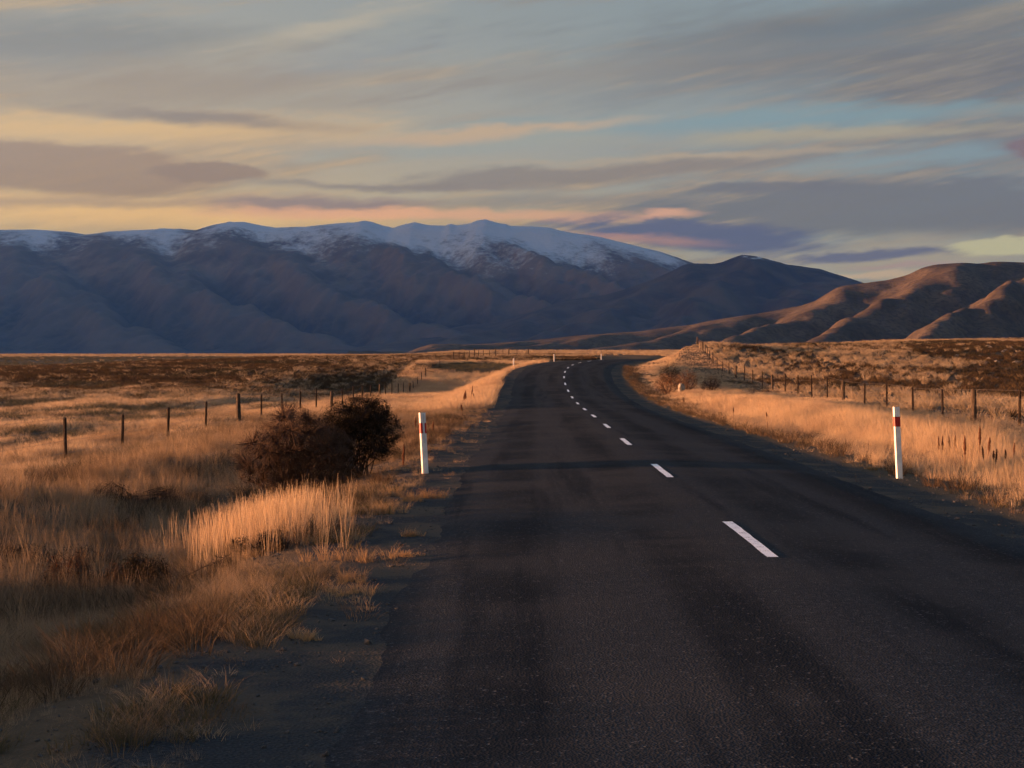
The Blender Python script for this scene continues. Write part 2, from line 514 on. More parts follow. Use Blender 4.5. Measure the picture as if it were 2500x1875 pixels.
# shade on the flat left of the bend, painted as grey ground
bend_shade = np.exp(-(((GX + 4.5) / 8.0) ** 2 + ((GY - 184) / 15.0) ** 2) ** 2) * (O < 0)
scr = sstep(100, 125, GY) * (1 - sstep(255, 285, GY)) * sstep(11, 22, -GX) * 0.9
scr = np.maximum(scr, sstep(1.0, 5.0, GX - rfence_x(np.minimum(GY, 400))) * sstep(35, 60, GY) * (1 - sstep(250, 300, GY)) * np.clip(0.75 - 1.2 * fbm(GX * 0.055, GY * 0.02, 3, 151), 0.2, 0.95))
gry = np.maximum(sstep(265, 300, GY) * (1 - sstep(560, 720, GY)) * sstep(20, 60, -GX), bend_shade)  # shade of the far plain and bend flat painted as grey ground
colr = np.zeros((nx * ny, 3), np.float32)
colr[:, 0] = gmask.ravel(); colr[:, 1] = scr.ravel(); colr[:, 2] = gry.ravel()
a = gm.attributes.new('cover', 'FLOAT_VECTOR', 'POINT'); a.data.foreach_set('vector', colr.ravel())
tag(ob('ground', gm), 'dry grass plain on both sides of the road, reaching the mountains', kind='structure')

# ------------------------------------------------------------------ road
ys = np.concatenate([np.arange(-40, 0, 0.8), np.arange(0, 60, 0.25), np.arange(60, 285, 0.8)])
m, nt, out = new_mat('chip_seal')
at = nt.nodes.new('ShaderNodeAttribute'); at.attribute_name = 'lane'
lx, ly, _ = sep(nt, at.outputs['Vector'])
P, _ = pos(nt)
chip = nt.nodes.new('ShaderNodeTexVoronoi'); nt.links.new(P, chip.inputs['Vector']); chip.inputs['Scale'].default_value = 58
cf = S(nt, chip.outputs['Distance'])
ccol = S(nt, sep(nt, chip.outputs['Color'])[0].k)
nf = noise(nt, P, 26, 4, 0.7)
v_long = comb(nt, lx * 1.5, ly * 0.07, 0.0)
n_long = noise(nt, v_long, 1.0, 5, 0.6)
n_patch = noise(nt, P, 0.32, 4, 0.6)
base = mixc(nt, ccol, (0.013, 0.017, 0.022), (0.041, 0.047, 0.055))
base = mixc(nt, nf.step(0.35, 0.7) * 0.5, base, (0.014, 0.020, 0.027))
def track(c): return (lx - c).abs().step(0.52, 0.12)
wheel = (track(-2.45) + track(-0.85) + track(0.75) + track(2.3)).min(1.0)
base = mixc(nt, wheel * (n_long * 1.1 + 0.25), base, (0.008, 0.0115, 0.0165))
base = mixc(nt, n_patch.step(0.42, 0.62) * 0.7, base, (0.034, 0.037, 0.041))
base = mixc(nt, n_long.step(0.5, 0.66) * 0.75, base, (0.006, 0.010, 0.016))
base = mixc(nt, ccol.step(0.90, 0.98) * nf.step(0.42, 0.6), base, (0.085, 0.09, 0.095))
principled(nt, out, base, 0.88, 0.04, cf + nf * 0.6, 0.0065, 0.8)
seal_mat = m

cols = 17
pv, lane = [], []
for y in ys:
    yc = float(y)
    slp = float((XC(yc + 1) - XC(yc - 1)) / 2); q = math.sqrt(1 + slp * slp)
    nxx, nyy = 1 / q, -slp / q
    le, re = float(LE(yc)), float(RE(yc))
    le += 0.22 * float(pnoise(yc * 0.35, 3.3)) + 0.14 * float(pnoise(yc * 1.7, 8.1))
    re += 0.10 * float(pnoise(yc * 0.45, 13.3)) + 0.05 * float(pnoise(yc * 1.7, 18.1))
    for j in range(cols):
        t = j / (cols - 1); o = -le + (le + re) * t
        z = float(ZR(yc)) - 0.028 * abs(o) - 0.006 * (1 if j in (0, cols - 1) else 0)
        pv.append((float(XC(yc)) + nxx * o, yc + nyy * o, z + (-0.03 if j in (0, cols - 1) else 0.0)))
        lane.append((o, yc, 0))
pv = np.array(pv)
n_r = len(ys); ii = np.arange(n_r * cols).reshape(n_r, cols)
rq = np.stack([ii[:-1, :-1], ii[:-1, 1:], ii[1:, 1:], ii[1:, :-1]], -1).reshape(-1, 4)
rm = mesh('road', pv, rq, seal_mat, True)
a = rm.attributes.new('lane', 'FLOAT_VECTOR', 'POINT'); a.data.foreach_set('vector', np.array(lane, np.float32).ravel())
road = tag(ob('road', rm), 'dark chip-sealed two-lane road curving right over a rise', kind='structure')

m, nt, out = new_mat('road_paint')
P, _ = pos(nt)
n1 = noise(nt, P, 60, 4, 0.7); n2 = noise(nt, P, 7, 4, 0.6)
principled(nt, out, mixc(nt, (n1 * 0.6 + n2 * 0.4).step(0.38, 0.49), (0.30, 0.31, 0.33), (0.90, 0.93, 0.96)), 0.55, 0.45, n1, 0.004)
paint_mat = m


def seal_z(o, y): return float(ZR(y)) - 0.028 * abs(o)


def dash(y0, y1, w=0.115):
    vs, fs = [], []
    n = 10
    for i in range(n + 1):
        y = y0 + (y1 - y0) * i / n
        slp = float((XC(y + 1) - XC(y - 1)) / 2); q = math.sqrt(1 + slp * slp)
        for sgn in (-1, 1):
            o = sgn * (w / 2 + random.uniform(-0.006, 0.006))
            vs.append((float(XC(y)) + o / q, y - slp / q * o, seal_z(o, y) + 0.002))
    for i in range(n): fs.append((2 * i, 2 * i + 1, 2 * i + 3, 2 * i + 2))
    return mesh('centre_dash', vs, fs, paint_mat)


for k in range(0, 18):
    y0 = 14.75 + 10.0 * k
    if y0 > 175: break
    ob('centre_dash', dash(y0, y0 + 3.2), road)


# ------------------------------------------------------------------ mountains and hills
def skyline(pts_full, D):
    xs = [(p[0] - U0) / FPX * D for p in pts_full]; zs = [CAMZ + (V0 - p[1]) / FPX * D for p in pts_full]
    return xs, zs


def hill_mesh(name, xs, ysv, fn, mat):
    X, Y = np.meshgrid(xs, ysv); Z = fn(X, Y)
    n1, n0 = X.shape
    i = np.arange(n1 * n0).reshape(n1, n0)
    q = np.stack([i[:-1, :-1], i[:-1, 1:], i[1:, 1:], i[1:, :-1]], -1).reshape(-1, 4)
    return mesh(name, np.stack([X, Y, Z], -1).reshape(-1, 3), q, mat, True)


def soft_ridge(s, k=0.12):
    f = np.abs(2 * (s - np.floor(s)) - 1)                # 1 at integers, 0 half way
    return 1 - np.sqrt(f * f + k * k)                    # rounded crest half way between integers


d2f = lambda L: [(a * 1.1302, b * 1.1302) for a, b in L]
RANGE = d2f([(-900, 500), (-500, 495), (-200, 500), (0, 497), (80, 497), (150, 501), (190, 507), (250, 500), (345, 497), (352, 495), (430, 497), (465, 487), (500, 481), (530, 480), (560, 486),
             (600, 492), (660, 491), (720, 484), (770, 481), (790, 477), (808, 481), (835, 490), (850, 494), (870, 487), (897, 481), (925, 488), (980, 488), (1015, 484),
             (1030, 477), (1050, 474), (1070, 480), (1100, 489), (1140, 490), (1185, 492), (1210, 499), (1250, 507), (1300, 514), (1370, 531), (1420, 543), (1480, 565), (1560, 590), (1700, 640), (1900, 700), (2200, 730)])
DR = 12000.0
rx, rz = skyline(RANGE, DR)


def range_h(x, y, want_spur=False):
    crest_y = DR
    hc = np.interp(x, rx, rz)
    hc = hc + 6 * fbm(x / 420.0, x * 0 + 3.1, 3, 31) + 34 * np.maximum(fbm(x / 130.0, x * 0 + 5.1, 3, 33) - 0.26, 0)
    # out of view on the left the range is raised to shade the rest
    hc = hc + 900 * sstep(-4700, -8200, x) + 260 * fbm(x / 2200.0, x * 0 + 1.7, 3, 77) * sstep(-4700, -7000, x)
    base_y = 8300.0 - 900 * sstep(-4300, -8000, x)
    t = np.clip((y - base_y) / (crest_y - base_y), 0, 1)
    # spurs run down from the summit plateau, gullies between them
    wob = 0.34 * fbm(x / 1500.0, y / 1900.0, 2, 5) + 0.06 * fbm(x / 300.0, y / 420.0, 3, 6)
    s1 = (x + 0.62 * (y - crest_y)) / 920.0 + wob + 0.2
    s2 = (x + 0.25 * (y - crest_y)) / 330.0 + 0.45 * fbm(x / 600.0, y / 600.0, 3, 15)
    s3 = (x - 0.30 * (y - crest_y)) / 120.0 + 0.5 * fbm(x / 220.0, y / 220.0, 3, 25)
    r = 0.70 * soft_ridge(s1, 0.07) + 0.22 * soft_ridge(s2, 0.12) + 0.08 * soft_ridge(s3, 0.2)
    r = np.clip(r * 1.1, 0, 1)
    q = np.clip(t / 0.86, 0, 1)
    ridge = 0.90 * q ** 0.82
    gully = 0.90 * q ** 1.95
    k = gully + (ridge - gully) * r
    k = k + (1 - 0.90) * sstep(0.80, 1.0, t)
    h = hc * k + 9 * fbm(x / 110.0, y / 110.0, 4, 41) * np.sin(np.pi * t)
    back = sstep(crest_y, crest_y + 5200, y)
    h = np.where(y > crest_y, hc * (1 - back) - 0.03 * (y - crest_y), h)
    shade_massif = 1650 * np.exp(-((x + 8800) / 2300.0) ** 4 - ((y - 8400) / 2500.0) ** 4) * (1 + 0.25 * fbm(x / 1200.0, y / 1200.0, 3, 57))  # unseen block added far left to keep the sun off the mountains
    h = np.maximum(h, shade_massif)
    low_fan = np.interp(y, [4900, 7300, 8300, 9000], [-90, -30, 14, 40])
    h = np.maximum(h, low_fan + 6 * fbm(x / 600.0, y / 500.0, 3, 55))
    return r if want_spur else h


m, nt, out = new_mat('tussock_mountain_with_snow')
P, g = pos(nt)
px, py, pz = sep(nt, P)
_, _, nz = sep(nt, g.outputs['Normal'])
n1 = noise(nt, P, 0.0035, 5, 0.62, 0.4); n2 = noise(nt, P, 0.016, 4, 0.65); n3 = noise(nt, P, 0.0011, 4, 0.55)
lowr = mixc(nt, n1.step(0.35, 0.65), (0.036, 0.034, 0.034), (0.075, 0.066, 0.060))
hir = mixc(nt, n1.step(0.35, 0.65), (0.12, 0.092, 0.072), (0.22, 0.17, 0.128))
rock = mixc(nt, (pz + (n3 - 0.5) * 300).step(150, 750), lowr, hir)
rock = mixc(nt, n2.step(0.45, 0.7) * 0.5, rock, (0.10, 0.085, 0.07))
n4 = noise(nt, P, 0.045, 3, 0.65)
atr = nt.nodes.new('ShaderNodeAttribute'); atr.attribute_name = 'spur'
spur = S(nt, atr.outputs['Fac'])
sn_line = pz - (spur - 0.45) * 190 + (n1 - 0.5) * 300 + (n3 - 0.5) * 200 + (px / 1500.0).step(-1.2, 0.4) * 150
snow = ((sn_line - 740.0) / 230.0 + (n4 - 0.5) * 0.8 + (n2 - 0.5) * 1.5).step(0.0, 1.05)
rock = mixc(nt, spur.step(0.30, 0.8) * 0.5, rock, (0.17, 0.13, 0.10))  # spur crests painted lighter so the relief reads in flat shade
c = mixc(nt, snow * 0.88, rock, (0.60, 0.64, 0.70))
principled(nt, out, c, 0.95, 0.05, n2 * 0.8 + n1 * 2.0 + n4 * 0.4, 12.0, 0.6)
mount_mat = m
mx = np.concatenate([np.arange(-12400, -4600, 110), np.arange(-4600, 2600, 22), np.arange(2600, 8000, 130)])
my = np.concatenate([np.arange(4900, 7300, 120), np.arange(7300, 12000, 32), np.arange(12000, 12300, 40), np.arange(12300, 17500, 300)])
range_me = hill_mesh('mountain_range', mx, my, range_h, mount_mat)
MX, MY = np.meshgrid(mx, my)
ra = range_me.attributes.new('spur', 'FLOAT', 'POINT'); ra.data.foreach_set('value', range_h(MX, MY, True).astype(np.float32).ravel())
tag(ob('mountain_range', range_me), 'long mountain range with a snow-dusted crest, in blue shade', kind='structure')

DARK = [(700, 858), (960, 832), (1071, 806), (1229, 778), (1365, 737), (1478, 720), (1530, 705), (1591, 684), (1640, 661), (1672, 645), (1700, 643), (1740, 644), (1765, 639), (1790, 628), (1814, 620.5), (1840, 624), (1875, 632),
        (1921, 646), (1960, 650), (2000, 656), (2034, 667), (2070, 679), (2105, 690), (2200, 725), (2400, 770), (2700, 800), (3200, 830)]
DD = 9300.0
kx, kz = skyline(DARK, DD)


def dark_h(x, y):
    hc = np.interp(x, kx, kz) + 5 * fbm(x / 260.0, x * 0 + 8.8, 4, 61)
    t = np.clip((y - 7000) / (DD - 7000), 0, 1)
    h = hc * (0.2 * t + 0.8 * t ** 1.1)
    s1 = (x - 0.5 * (y - DD)) / 620.0 + 0.35 * fbm(x / 900.0, y / 900.0, 3, 65)
    s2 = (x + 0.2 * (y - DD)) / 210.0 + 0.5 * fbm(x / 400.0, y / 400.0, 3, 66)
    amp = np.sin(np.pi * t) ** 0.8 * np.clip(hc / 450.0, 0.1, 1)
    h = h + amp * (120 * (soft_ridge(s1, 0.15) - 0.5) + 40 * (soft_ridge(s2, 0.2) - 0.5) + 18 * fbm(x / 120.0, y / 120.0, 4, 67))
    h = np.where(y > DD, hc - 0.32 * (y - DD), h)
    return h - 8 * (1 - t)


m, nt, out = new_mat('dark_mountain_tussock')
P, g = pos(nt)
px, py, pz = sep(nt, P)
n1 = noise(nt, P, 0.004, 7, 0.62, 0.4); n2 = noise(nt, P, 0.02, 6, 0.65)
rock = mixc(nt, n1.step(0.35, 0.65), (0.055, 0.044, 0.036), (0.10, 0.078, 0.056))
snow = (pz + (n2 - 0.5) * 130 + (n1 - 0.5) * 150).step(575, 620) * n2.step(0.48, 0.6) * 0.7
principled(nt, out, mixc(nt, snow, rock, (0.7, 0.74, 0.8)), 0.95, 0.05, n2 + n1 * 2.0, 9.0, 0.6)
dark_mat = m
tag(ob('dark_mountain', hill_mesh('dark_mountain', np.arange(-1500, 4800, 24), np.concatenate([np.arange(7000, 9300, 30), np.arange(9300, 10800, 90)]), dark_h, dark_mat)),
    'dark brown mountain with a small snow streak at its peak', kind='structure')

FOOT = [(1000, 862), (1020, 850), (1053, 840), (1120, 838), (1200, 838), (1297, 832), (1365, 823), (1400, 818), (1460, 815), (1520, 812), (1564, 809), (1659, 794), (1740, 781), (1845, 768), (1953, 742), (1989, 731),
        (2043, 704), (2105, 691), (2166, 681), (2213, 666), (2253, 649), (2280, 645), (2315, 643), (2387, 644), (2423, 638), (2500, 635), (2700, 640), (3000, 650), (3600, 690), (4500, 760)]
DF = 3400.0
fx_, fz_ = skyline(FOOT, DF)


def foot_h(x, y):
    hc = np.interp(x, fx_, fz_)
    # the foot of the hills comes nearer to the right, the crest stays
    y0 = np.interp(x, [-300, 300, 900, 1600], [2950, 2500, 2150, 2000])
    t = np.clip((y - y0) / (DF - y0), 0, 1)
    h = hc * (0.25 * t + 0.75 * t ** 1.2)
    wob = 0.30 * fbm(x / 420.0, y / 420.0, 3, 83)
    s1 = (x - 0.62 * (y - DF)) / 235.0 + wob + 0.35
    s2 = (x - 0.35 * (y - DF)) / 95.0 + 0.45 * fbm(x / 160.0, y / 160.0, 3, 84)
    amp = np.sin(np.pi * np.clip(t * 0.97 + 0.015, 0, 1)) ** 0.75 * np.clip(hc / 130.0, 0.42, 1)
    h = h + amp * (84 * (soft_ridge(s1, 0.28) - 0.55) + 14 * (soft_ridge(s2, 0.28) - 0.5) + 9 * fbm(x / 70.0, y / 70.0, 4, 85))
    h = np.where(y > DF, hc - 0.25 * (y - DF), h)
    return h - 12 * (1 - sstep(0, 0.12, t))


m, nt, out = new_mat('brown_tussock_hill')
P, g = pos(nt)
n1 = noise(nt, P, 0.012, 5, 0.6, 0.3); n2 = noise(nt, P, 0.11, 5, 0.7)
c = mixc(nt, n1.step(0.35, 0.65), (0.066, 0.052, 0.036), (0.118, 0.092, 0.061))
c = mixc(nt, n2.step(0.46, 0.6) * 0.7, c, (0.045, 0.033, 0.024))
principled(nt, out, c, 0.95, 0.05, n2 + n1 * 2.0, 2.5, 0.6)
tag(ob('foothills', hill_mesh('foothills', np.arange(-330, 2600, 8.0), np.concatenate([np.arange(1950, 3400, 11), np.arange(3400, 4200, 60)]), foot_h, m)),
    'rounded brown foothills with spurs catching the low sun', kind='structure')


# ------------------------------------------------------------------ scattered grass (stuff)
def clump_mesh(name, n, h, spread, lean, width, mat, segs=3, head=False, droop=0.35, hvar=0.45):
    vs, fs = [], []
    for i in range(n):
        a = random.uniform(0, 2 * math.pi); r = spread * math.sqrt(random.random())
        bx, by = r * math.cos(a), r * math.sin(a)
        d = a + random.uniform(-0.9, 0.9)
        hh = h * random.uniform(1 - hvar, 1.0); ln = lean * random.uniform(0.3, 1.0) * hh
        fa = random.uniform(0, math.pi); wx, wy = math.cos(fa), math.sin(fa)
        w0 = width * random.uniform(0.7, 1.2)
        b0 = len(vs)
        for s in range(segs + 1):
            t = s / segs
            off = ln * (t * t * (1 - droop) + t * droop)
            zz = hh * (t - 0.22 * lean * t * t)
            w = w0 * (1 - t) ** 0.7 if not head else w0 * (0.55 + (0.9 if t > 0.72 else 0)) * (1 if t < 1 else 0.2)
            w = max(w, width * 0.12)
            cx, cy = bx + off * math.cos(d), by + off * math.sin(d)
            vs.append((cx - wx * w / 2, cy - wy * w / 2, zz)); vs.append((cx + wx * w / 2, cy + wy * w / 2, zz))
        for s in range(segs):
            fs.append((b0 + 2 * s, b0 + 2 * s + 1, b0 + 2 * s + 3, b0 + 2 * s + 2))
    return mesh(name, vs, fs, mat)


def instancer_tree(coll):
    g = bpy.data.node_groups.new('scatter', 'GeometryNodeTree')
    g.interface.new_socket('Geometry', in_out='INPUT', socket_type='NodeSocketGeometry')
    g.interface.new_socket('Geometry', in_out='OUTPUT', socket_type='NodeSocketGeometry')
    gi = g.nodes.new('NodeGroupInput'); go = g.nodes.new('NodeGroupOutput')
    ci = g.nodes.new('GeometryNodeCollectionInfo'); ci.inputs['Collection'].default_value = coll
    ci.inputs['Separate Children'].default_value = True; ci.inputs['Reset Children'].default_value = True
    ip = g.nodes.new('GeometryNodeInstanceOnPoints'); ip.inputs['Pick Instance'].default_value = True
    def named(nm, ty):
        n = g.nodes.new('GeometryNodeInputNamedAttribute'); n.data_type = ty; n.inputs['Name'].default_value = nm
        return n.outputs['Attribute']
    g.links.new(gi.outputs[0], ip.inputs['Points']); g.links.new(ci.outputs[0], ip.inputs['Instance'])
    g.links.new(named('pick', 'INT'), ip.inputs['Instance Index'])
    g.links.new(named('rot', 'FLOAT_VECTOR'), ip.inputs['Rotation'])
    g.links.new(named('scl', 'FLOAT_VECTOR'), ip.inputs['Scale'])
    g.links.new(ip.outputs[0], go.inputs[0])
    return g


def scatter(name, label, cat, meshes, pts, scl, tiltang=0.12, zs=None):
    """one stuff object: clumps set out on points"""
    n = len(pts)
    coll = bpy.data.collections.new(name + '_clumps')
    for k, me in enumerate(meshes):
        coll.objects.link(bpy.data.objects.new('%s_clump_%02d' % (name, k), me))
    m = bpy.data.meshes.new(name)
    m.vertices.add(n); m.vertices.foreach_set('co', np.asarray(pts, np.float32).ravel())
    rot = np.stack([rng.uniform(-tiltang, tiltang, n), rng.uniform(-tiltang, tiltang, n), rng.uniform(0, 6.283, n)], -1)
    s3 = np.stack([scl, scl, scl if zs is None else zs], -1)
    for nm, ty, dat, key in (('pick', 'INT', rng.integers(0, len(meshes), n), 'value'), ('rot', 'FLOAT_VECTOR', rot, 'vector'), ('scl', 'FLOAT_VECTOR', s3, 'vector')):
        a = m.attributes.new(nm, ty, 'POINT')
        a.data.foreach_set(key, np.asarray(dat, np.int32 if ty == 'INT' else np.float32).ravel())
    m.update()
    o = ob(name, m)
    md = o.modifiers.new('scatter', 'NODES'); md.node_group = instancer_tree(coll)
    return tag(o, label, cat, kind='stuff')


STRAW1, STRAW2 = (0.45, 0.335, 0.22), (0.68, 0.53, 0.36)
grass_m = leaf_mat('dry_grass', STRAW1, STRAW2, (0.15, 0.115, 0.08), 0.42, 0.35, ((0.10, 0.08, 0.055), 0.8, 0.75))
verge_m = leaf_mat('verge_grass_blade', (0.25, 0.18, 0.115), (0.46, 0.345, 0.23), (0.15, 0.11, 0.075), 0.42, 0.45, ((0.085, 0.066, 0.046), 1.1, 0.8))
gold_m = leaf_mat('golden_grass', (0.44, 0.32, 0.20), (0.68, 0.52, 0.34), (0.40, 0.29, 0.20), 0.42, 0.3, ((0.28, 0.20, 0.14), 0.12, 0.5))
green_m = leaf_mat('low_green_grass', (0.075, 0.068, 0.036), (0.15, 0.12, 0.065), (0.12, 0.085, 0.05), 0.35, 0.5)
tus_m = leaf_mat('pale_tussock', (0.30, 0.225, 0.145), (0.50, 0.40, 0.275), (0.27, 0.21, 0.14), 0.4, 0.05)
scrub_m = leaf_mat('brown_scrub', (0.048, 0.036, 0.024), (0.115, 0.078, 0.046), (0.042, 0.042, 0.030), 0.25, 0.05)
wash_m = leaf_mat('grey_green_scrub', (0.07, 0.072, 0.052), (0.13, 0.12, 0.088), None, 0.25, 0.05)  # its grey-green stands in for shade on the far plain and bend


def pick_pts(n, x0, x1, y0, y1, ypow=1.0):
    y = y0 + (y1 - y0) * rng.random(n) ** ypow
    x = x0 + (x1 - x0) * rng.random(n)
    return x, y


def in_view(x, y, margin=1.14, pad=2.5): return (np.abs(x) < 0.329 * margin * y + pad) & (y > 3)


# left verge, swale and bank in front of the fence
x, y = pick_pts(95000, -13.5, 0.6, 3, 75, 0.85)
x2, y2 = pick_pts(17000, -6.5, -1.5, 4.5, 15); x = np.concatenate([x, x2]); y = np.concatenate([y, y2])
o = offset(x, y); e = -o - LE(y)
dens = sstep(0.5, 1.7, e + 0.8 * fbm(x * 0.7, y * 0.5, 3, 91))
patch = 0.35 + 0.7 * fbm(x * 0.35, y * 0.28, 3, 92) + 0.8 * fbm(x * 1.3, y * 1.1, 2, 95)
keep = (rng.random(len(x)) < dens * np.clip(patch + 0.4, 0.28, 1)) & (x > -0.42 * y - 9)
x, y, e = x[keep], y[keep], e[keep]
hs = np.clip(0.33 + 0.38 * sstep(1.2, 4.0, e) + 0.35 * fbm(x * 0.3, y * 0.25, 3, 93) + 0.55 * fbm(x * 1.0, y * 0.8, 2, 94) + 0.15 * np.exp(-((x + 7.2) / 1.8) ** 2), 0.18, 1.15) * 0.72
hs = hs * (1 - 0.35 * (1 - sstep(9, 16, y)))
hs = hs * (1 - 0.62 * np.exp(-(((x + 3.4) / 2.0) ** 2 + ((y - 26.0) / 3.6) ** 2) ** 2))
ms = [clump_mesh('grass', 16, 0.60, 0.10, 0.5, 0.0055, verge_m) for _ in range(3)] + [clump_mesh('grass', 26, 0.52, 0.09, 1.0, 0.0055, verge_m, droop=0.15) for _ in range(3)] + [clump_mesh('grass', 9, 0.85, 0.07, 0.3, 0.005, verge_m, head=True) for _ in range(2)]
scatter('verge_grass', 'dry straw-coloured grass growing between the road and the left fence', 'grass', ms, np.stack([x, y, H(x, y) - 0.02], -1), hs * rng.uniform(0.75, 1.2, len(x)))

# brown dead weeds among the verge grass
x, y = pick_pts(19000, -10, -0.8, 5, 60, 0.9)
e = -offset(x, y) - LE(y)
keep = (e > 1.1) & (fbm(x * 0.6, y * 0.45, 3, 97) > 0.20 - 0.12 * (1 - sstep(9, 14, y))) & (x > -0.42 * y - 2)
x, y = x[keep], y[keep]
weed_m = leaf_mat('brown_dead_weed', (0.07, 0.048, 0.032), (0.15, 0.105, 0.07), (0.055, 0.05, 0.035), 0.3, 0.8)
ms = [clump_mesh('weed', 40, 0.34, 0.15, 1.0, 0.006, weed_m) for _ in range(5)]
scatter('verge_weeds', 'brown dead weeds in dark patches through the left verge grass', 'weeds', ms, np.stack([x, y, H(x, y) - 0.02], -1), rng.uniform(0.5, 1.3, len(x)))

# upright golden stems in front of the big bush
x, y = pick_pts(5200, -5.0, -1.6, 16.0, 22.0)
d = np.exp(-(((x + 2.95 + 0.12 * (y - 18.5)) / 0.62) ** 2 + ((y - 18.6) / 1.4) ** 2))
keep = rng.random(len(x)) < d * 0.9
x, y = x[keep], y[keep]
ms = [clump_mesh('grass', 8, 0.64, 0.06, 0.18, 0.0055, gold_m, head=True, hvar=0.45) for _ in range(5)]
scatter('standing_grass', 'tall upright golden grass stems on the verge in front of the big brown bush', 'grass', ms, np.stack([x, y, H(x, y) - 0.02], -1), rng.uniform(0.65, 1.1, len(x)))

# low greenish growth on the shoulder edges
x, y = pick_pts(26000, -9, 12, 4, 130, 1.0)
x3, y3 = pick_pts(11000, -6, -1.2, 8.0, 24); x = np.concatenate([x, x3]); y = np.concatenate([y, y3])
o = offset(x, y)
el_ = -o - LE(y); er_ = o - RE(y)
keep = (((el_ > 0.7) & (el_ < 3.2)) | ((er_ > 0.9) & (er_ < 2.6))) & (fbm(x * 0.55, y * 0.35, 3, 101) > 0.02 - 0.22 * (1 - sstep(14, 22, y))) & in_view(x, y)
x, y = x[keep], y[keep]
ms = [clump_mesh('weed', 20, 0.15, 0.10, 1.0, 0.005, green_m) for _ in range(3)] + [clump_mesh('weed', 22, 0.20, 0.08, 1.1, 0.0045, verge_m) for _ in range(2)]
scatter('shoulder_weeds', 'low brown-green weeds along both gravel shoulders', 'weeds', ms, np.stack([x, y, H(x, y) - 0.01], -1), rng.uniform(0.5, 1.3, len(x)))

x, y = pick_pts(2600, -3.2, 0.2, 6, 60, 1.2)
e = -offset(x, y) - LE(y)
keep = (e > 0.12) & (e < 1.3) & (fbm(x * 1.2, y * 0.5, 2, 105) > 0.12)
x, y = x[keep], y[keep]
ms = [clump_mesh('creeping_grass', 30, 0.10, 0.09, 1.1, 0.0045, verge_m, hvar=0.7) for _ in range(4)]
scatter('creeping_grass', 'short flattened dry grass creeping onto the left gravel', 'grass', ms, np.stack([x, y, H(x, y) - 0.005], -1), rng.uniform(0.5, 1.4, len(x)))

# paddock beyond the left fence
x, y = pick_pts(90000, -48, -8.0, 18, 135, 0.9)
keep = in_view(x, y, 1.15, 3) & (x < -9.5 + 0.4 * rng.standard_normal(len(x)))
x, y = x[keep], y[keep]
pn = fbm(x * 0.22, y * 0.09, 3, 111)
keep = rng.random(len(x)) < np.clip(0.55 + 1.1 * pn, 0.08, 1)
x, y, pn = x[keep], y[keep], pn[keep]
ms = [clump_mesh('grass', 22, 0.50, 0.16, 0.7, 0.013, grass_m) for _ in range(5)]
scatter('paddock_grass', 'patchy dry grass in the paddock beyond the left fence', 'grass', ms, np.stack([x, y, H(x, y) - 0.02], -1), np.clip(0.65 + 0.6 * pn, 0.3, 1.2) * rng.uniform(0.7, 1.25, len(x)))

x, y = pick_pts(9000, -50, -9.5, 22, 140, 0.8)
keep = in_view(x, y, 1.15, 3) & (fbm(x * 0.2, y * 0.08, 3, 121) > 0.0)
x, y = x[keep], y[keep]
ms = [clump_mesh('low_scrub', 40, 0.40, 0.22, 1.0, 0.016, wash_m) for _ in range(4)]
scatter('paddock_scrub', 'grey-green low scrub scattered through the paddock grass', 'scrub', ms, np.stack([x, y, H(x, y) - 0.03], -1), rng.uniform(0.6, 1.5, len(x)))

# verge between left fence and road farther on
x, y = pick_pts(60000, -12, 4, 70, 200, 0.9)
o = offset(x, y); e = -o - LE(y)
shade_w = np.exp(-(((x + 4.5) / 8.0) ** 2 + ((y - 184) / 15.0) ** 2) ** 2)  # keeps golden grass off the painted shade
keep = (e > 0.9 + 0.5 * fbm(x * 0.5, y * 0.3, 3, 131)) & (rng.random(len(x)) > shade_w * 1.4) & (rng.random(len(x)) < np.clip(0.8 + 1.0 * fbm(x * 0.3, y * 0.14, 3, 132), 0.15, 1))
x, y = x[keep], y[keep]
ms = [clump_mesh('grass', 20, 0.55, 0.18, 0.65, 0.020, gold_m) for _ in range(5)]
scatter('far_verge_grass', 'golden grass on the left verge where the road starts to bend', 'grass', ms, np.stack([x, y, H(x, y) - 0.02], -1), rng.uniform(0.5, 1.15, len(x)))

x, y = pick_pts(5000, -15, 3, 166, 202)
keep = (np.exp(-(((x + 4.5) / 8.0) ** 2 + ((y - 184) / 15.0) ** 2) ** 2) > 0.35) & (-offset(x, y) - LE(y) > 0.6)
x, y = x[keep], y[keep]
ms = [clump_mesh('low_growth', 24, 0.22, 0.22, 1.0, 0.022, wash_m) for _ in range(4)]  # grey-green tint carries the shade on this flat
scatter('bend_shade_growth', 'low growth on the flat left of the bend, shade put into its dull grey-green', 'low growth', ms, np.stack([x, y, H(x, y) - 0.02], -1), rng.uniform(0.5, 1.2, len(x)))

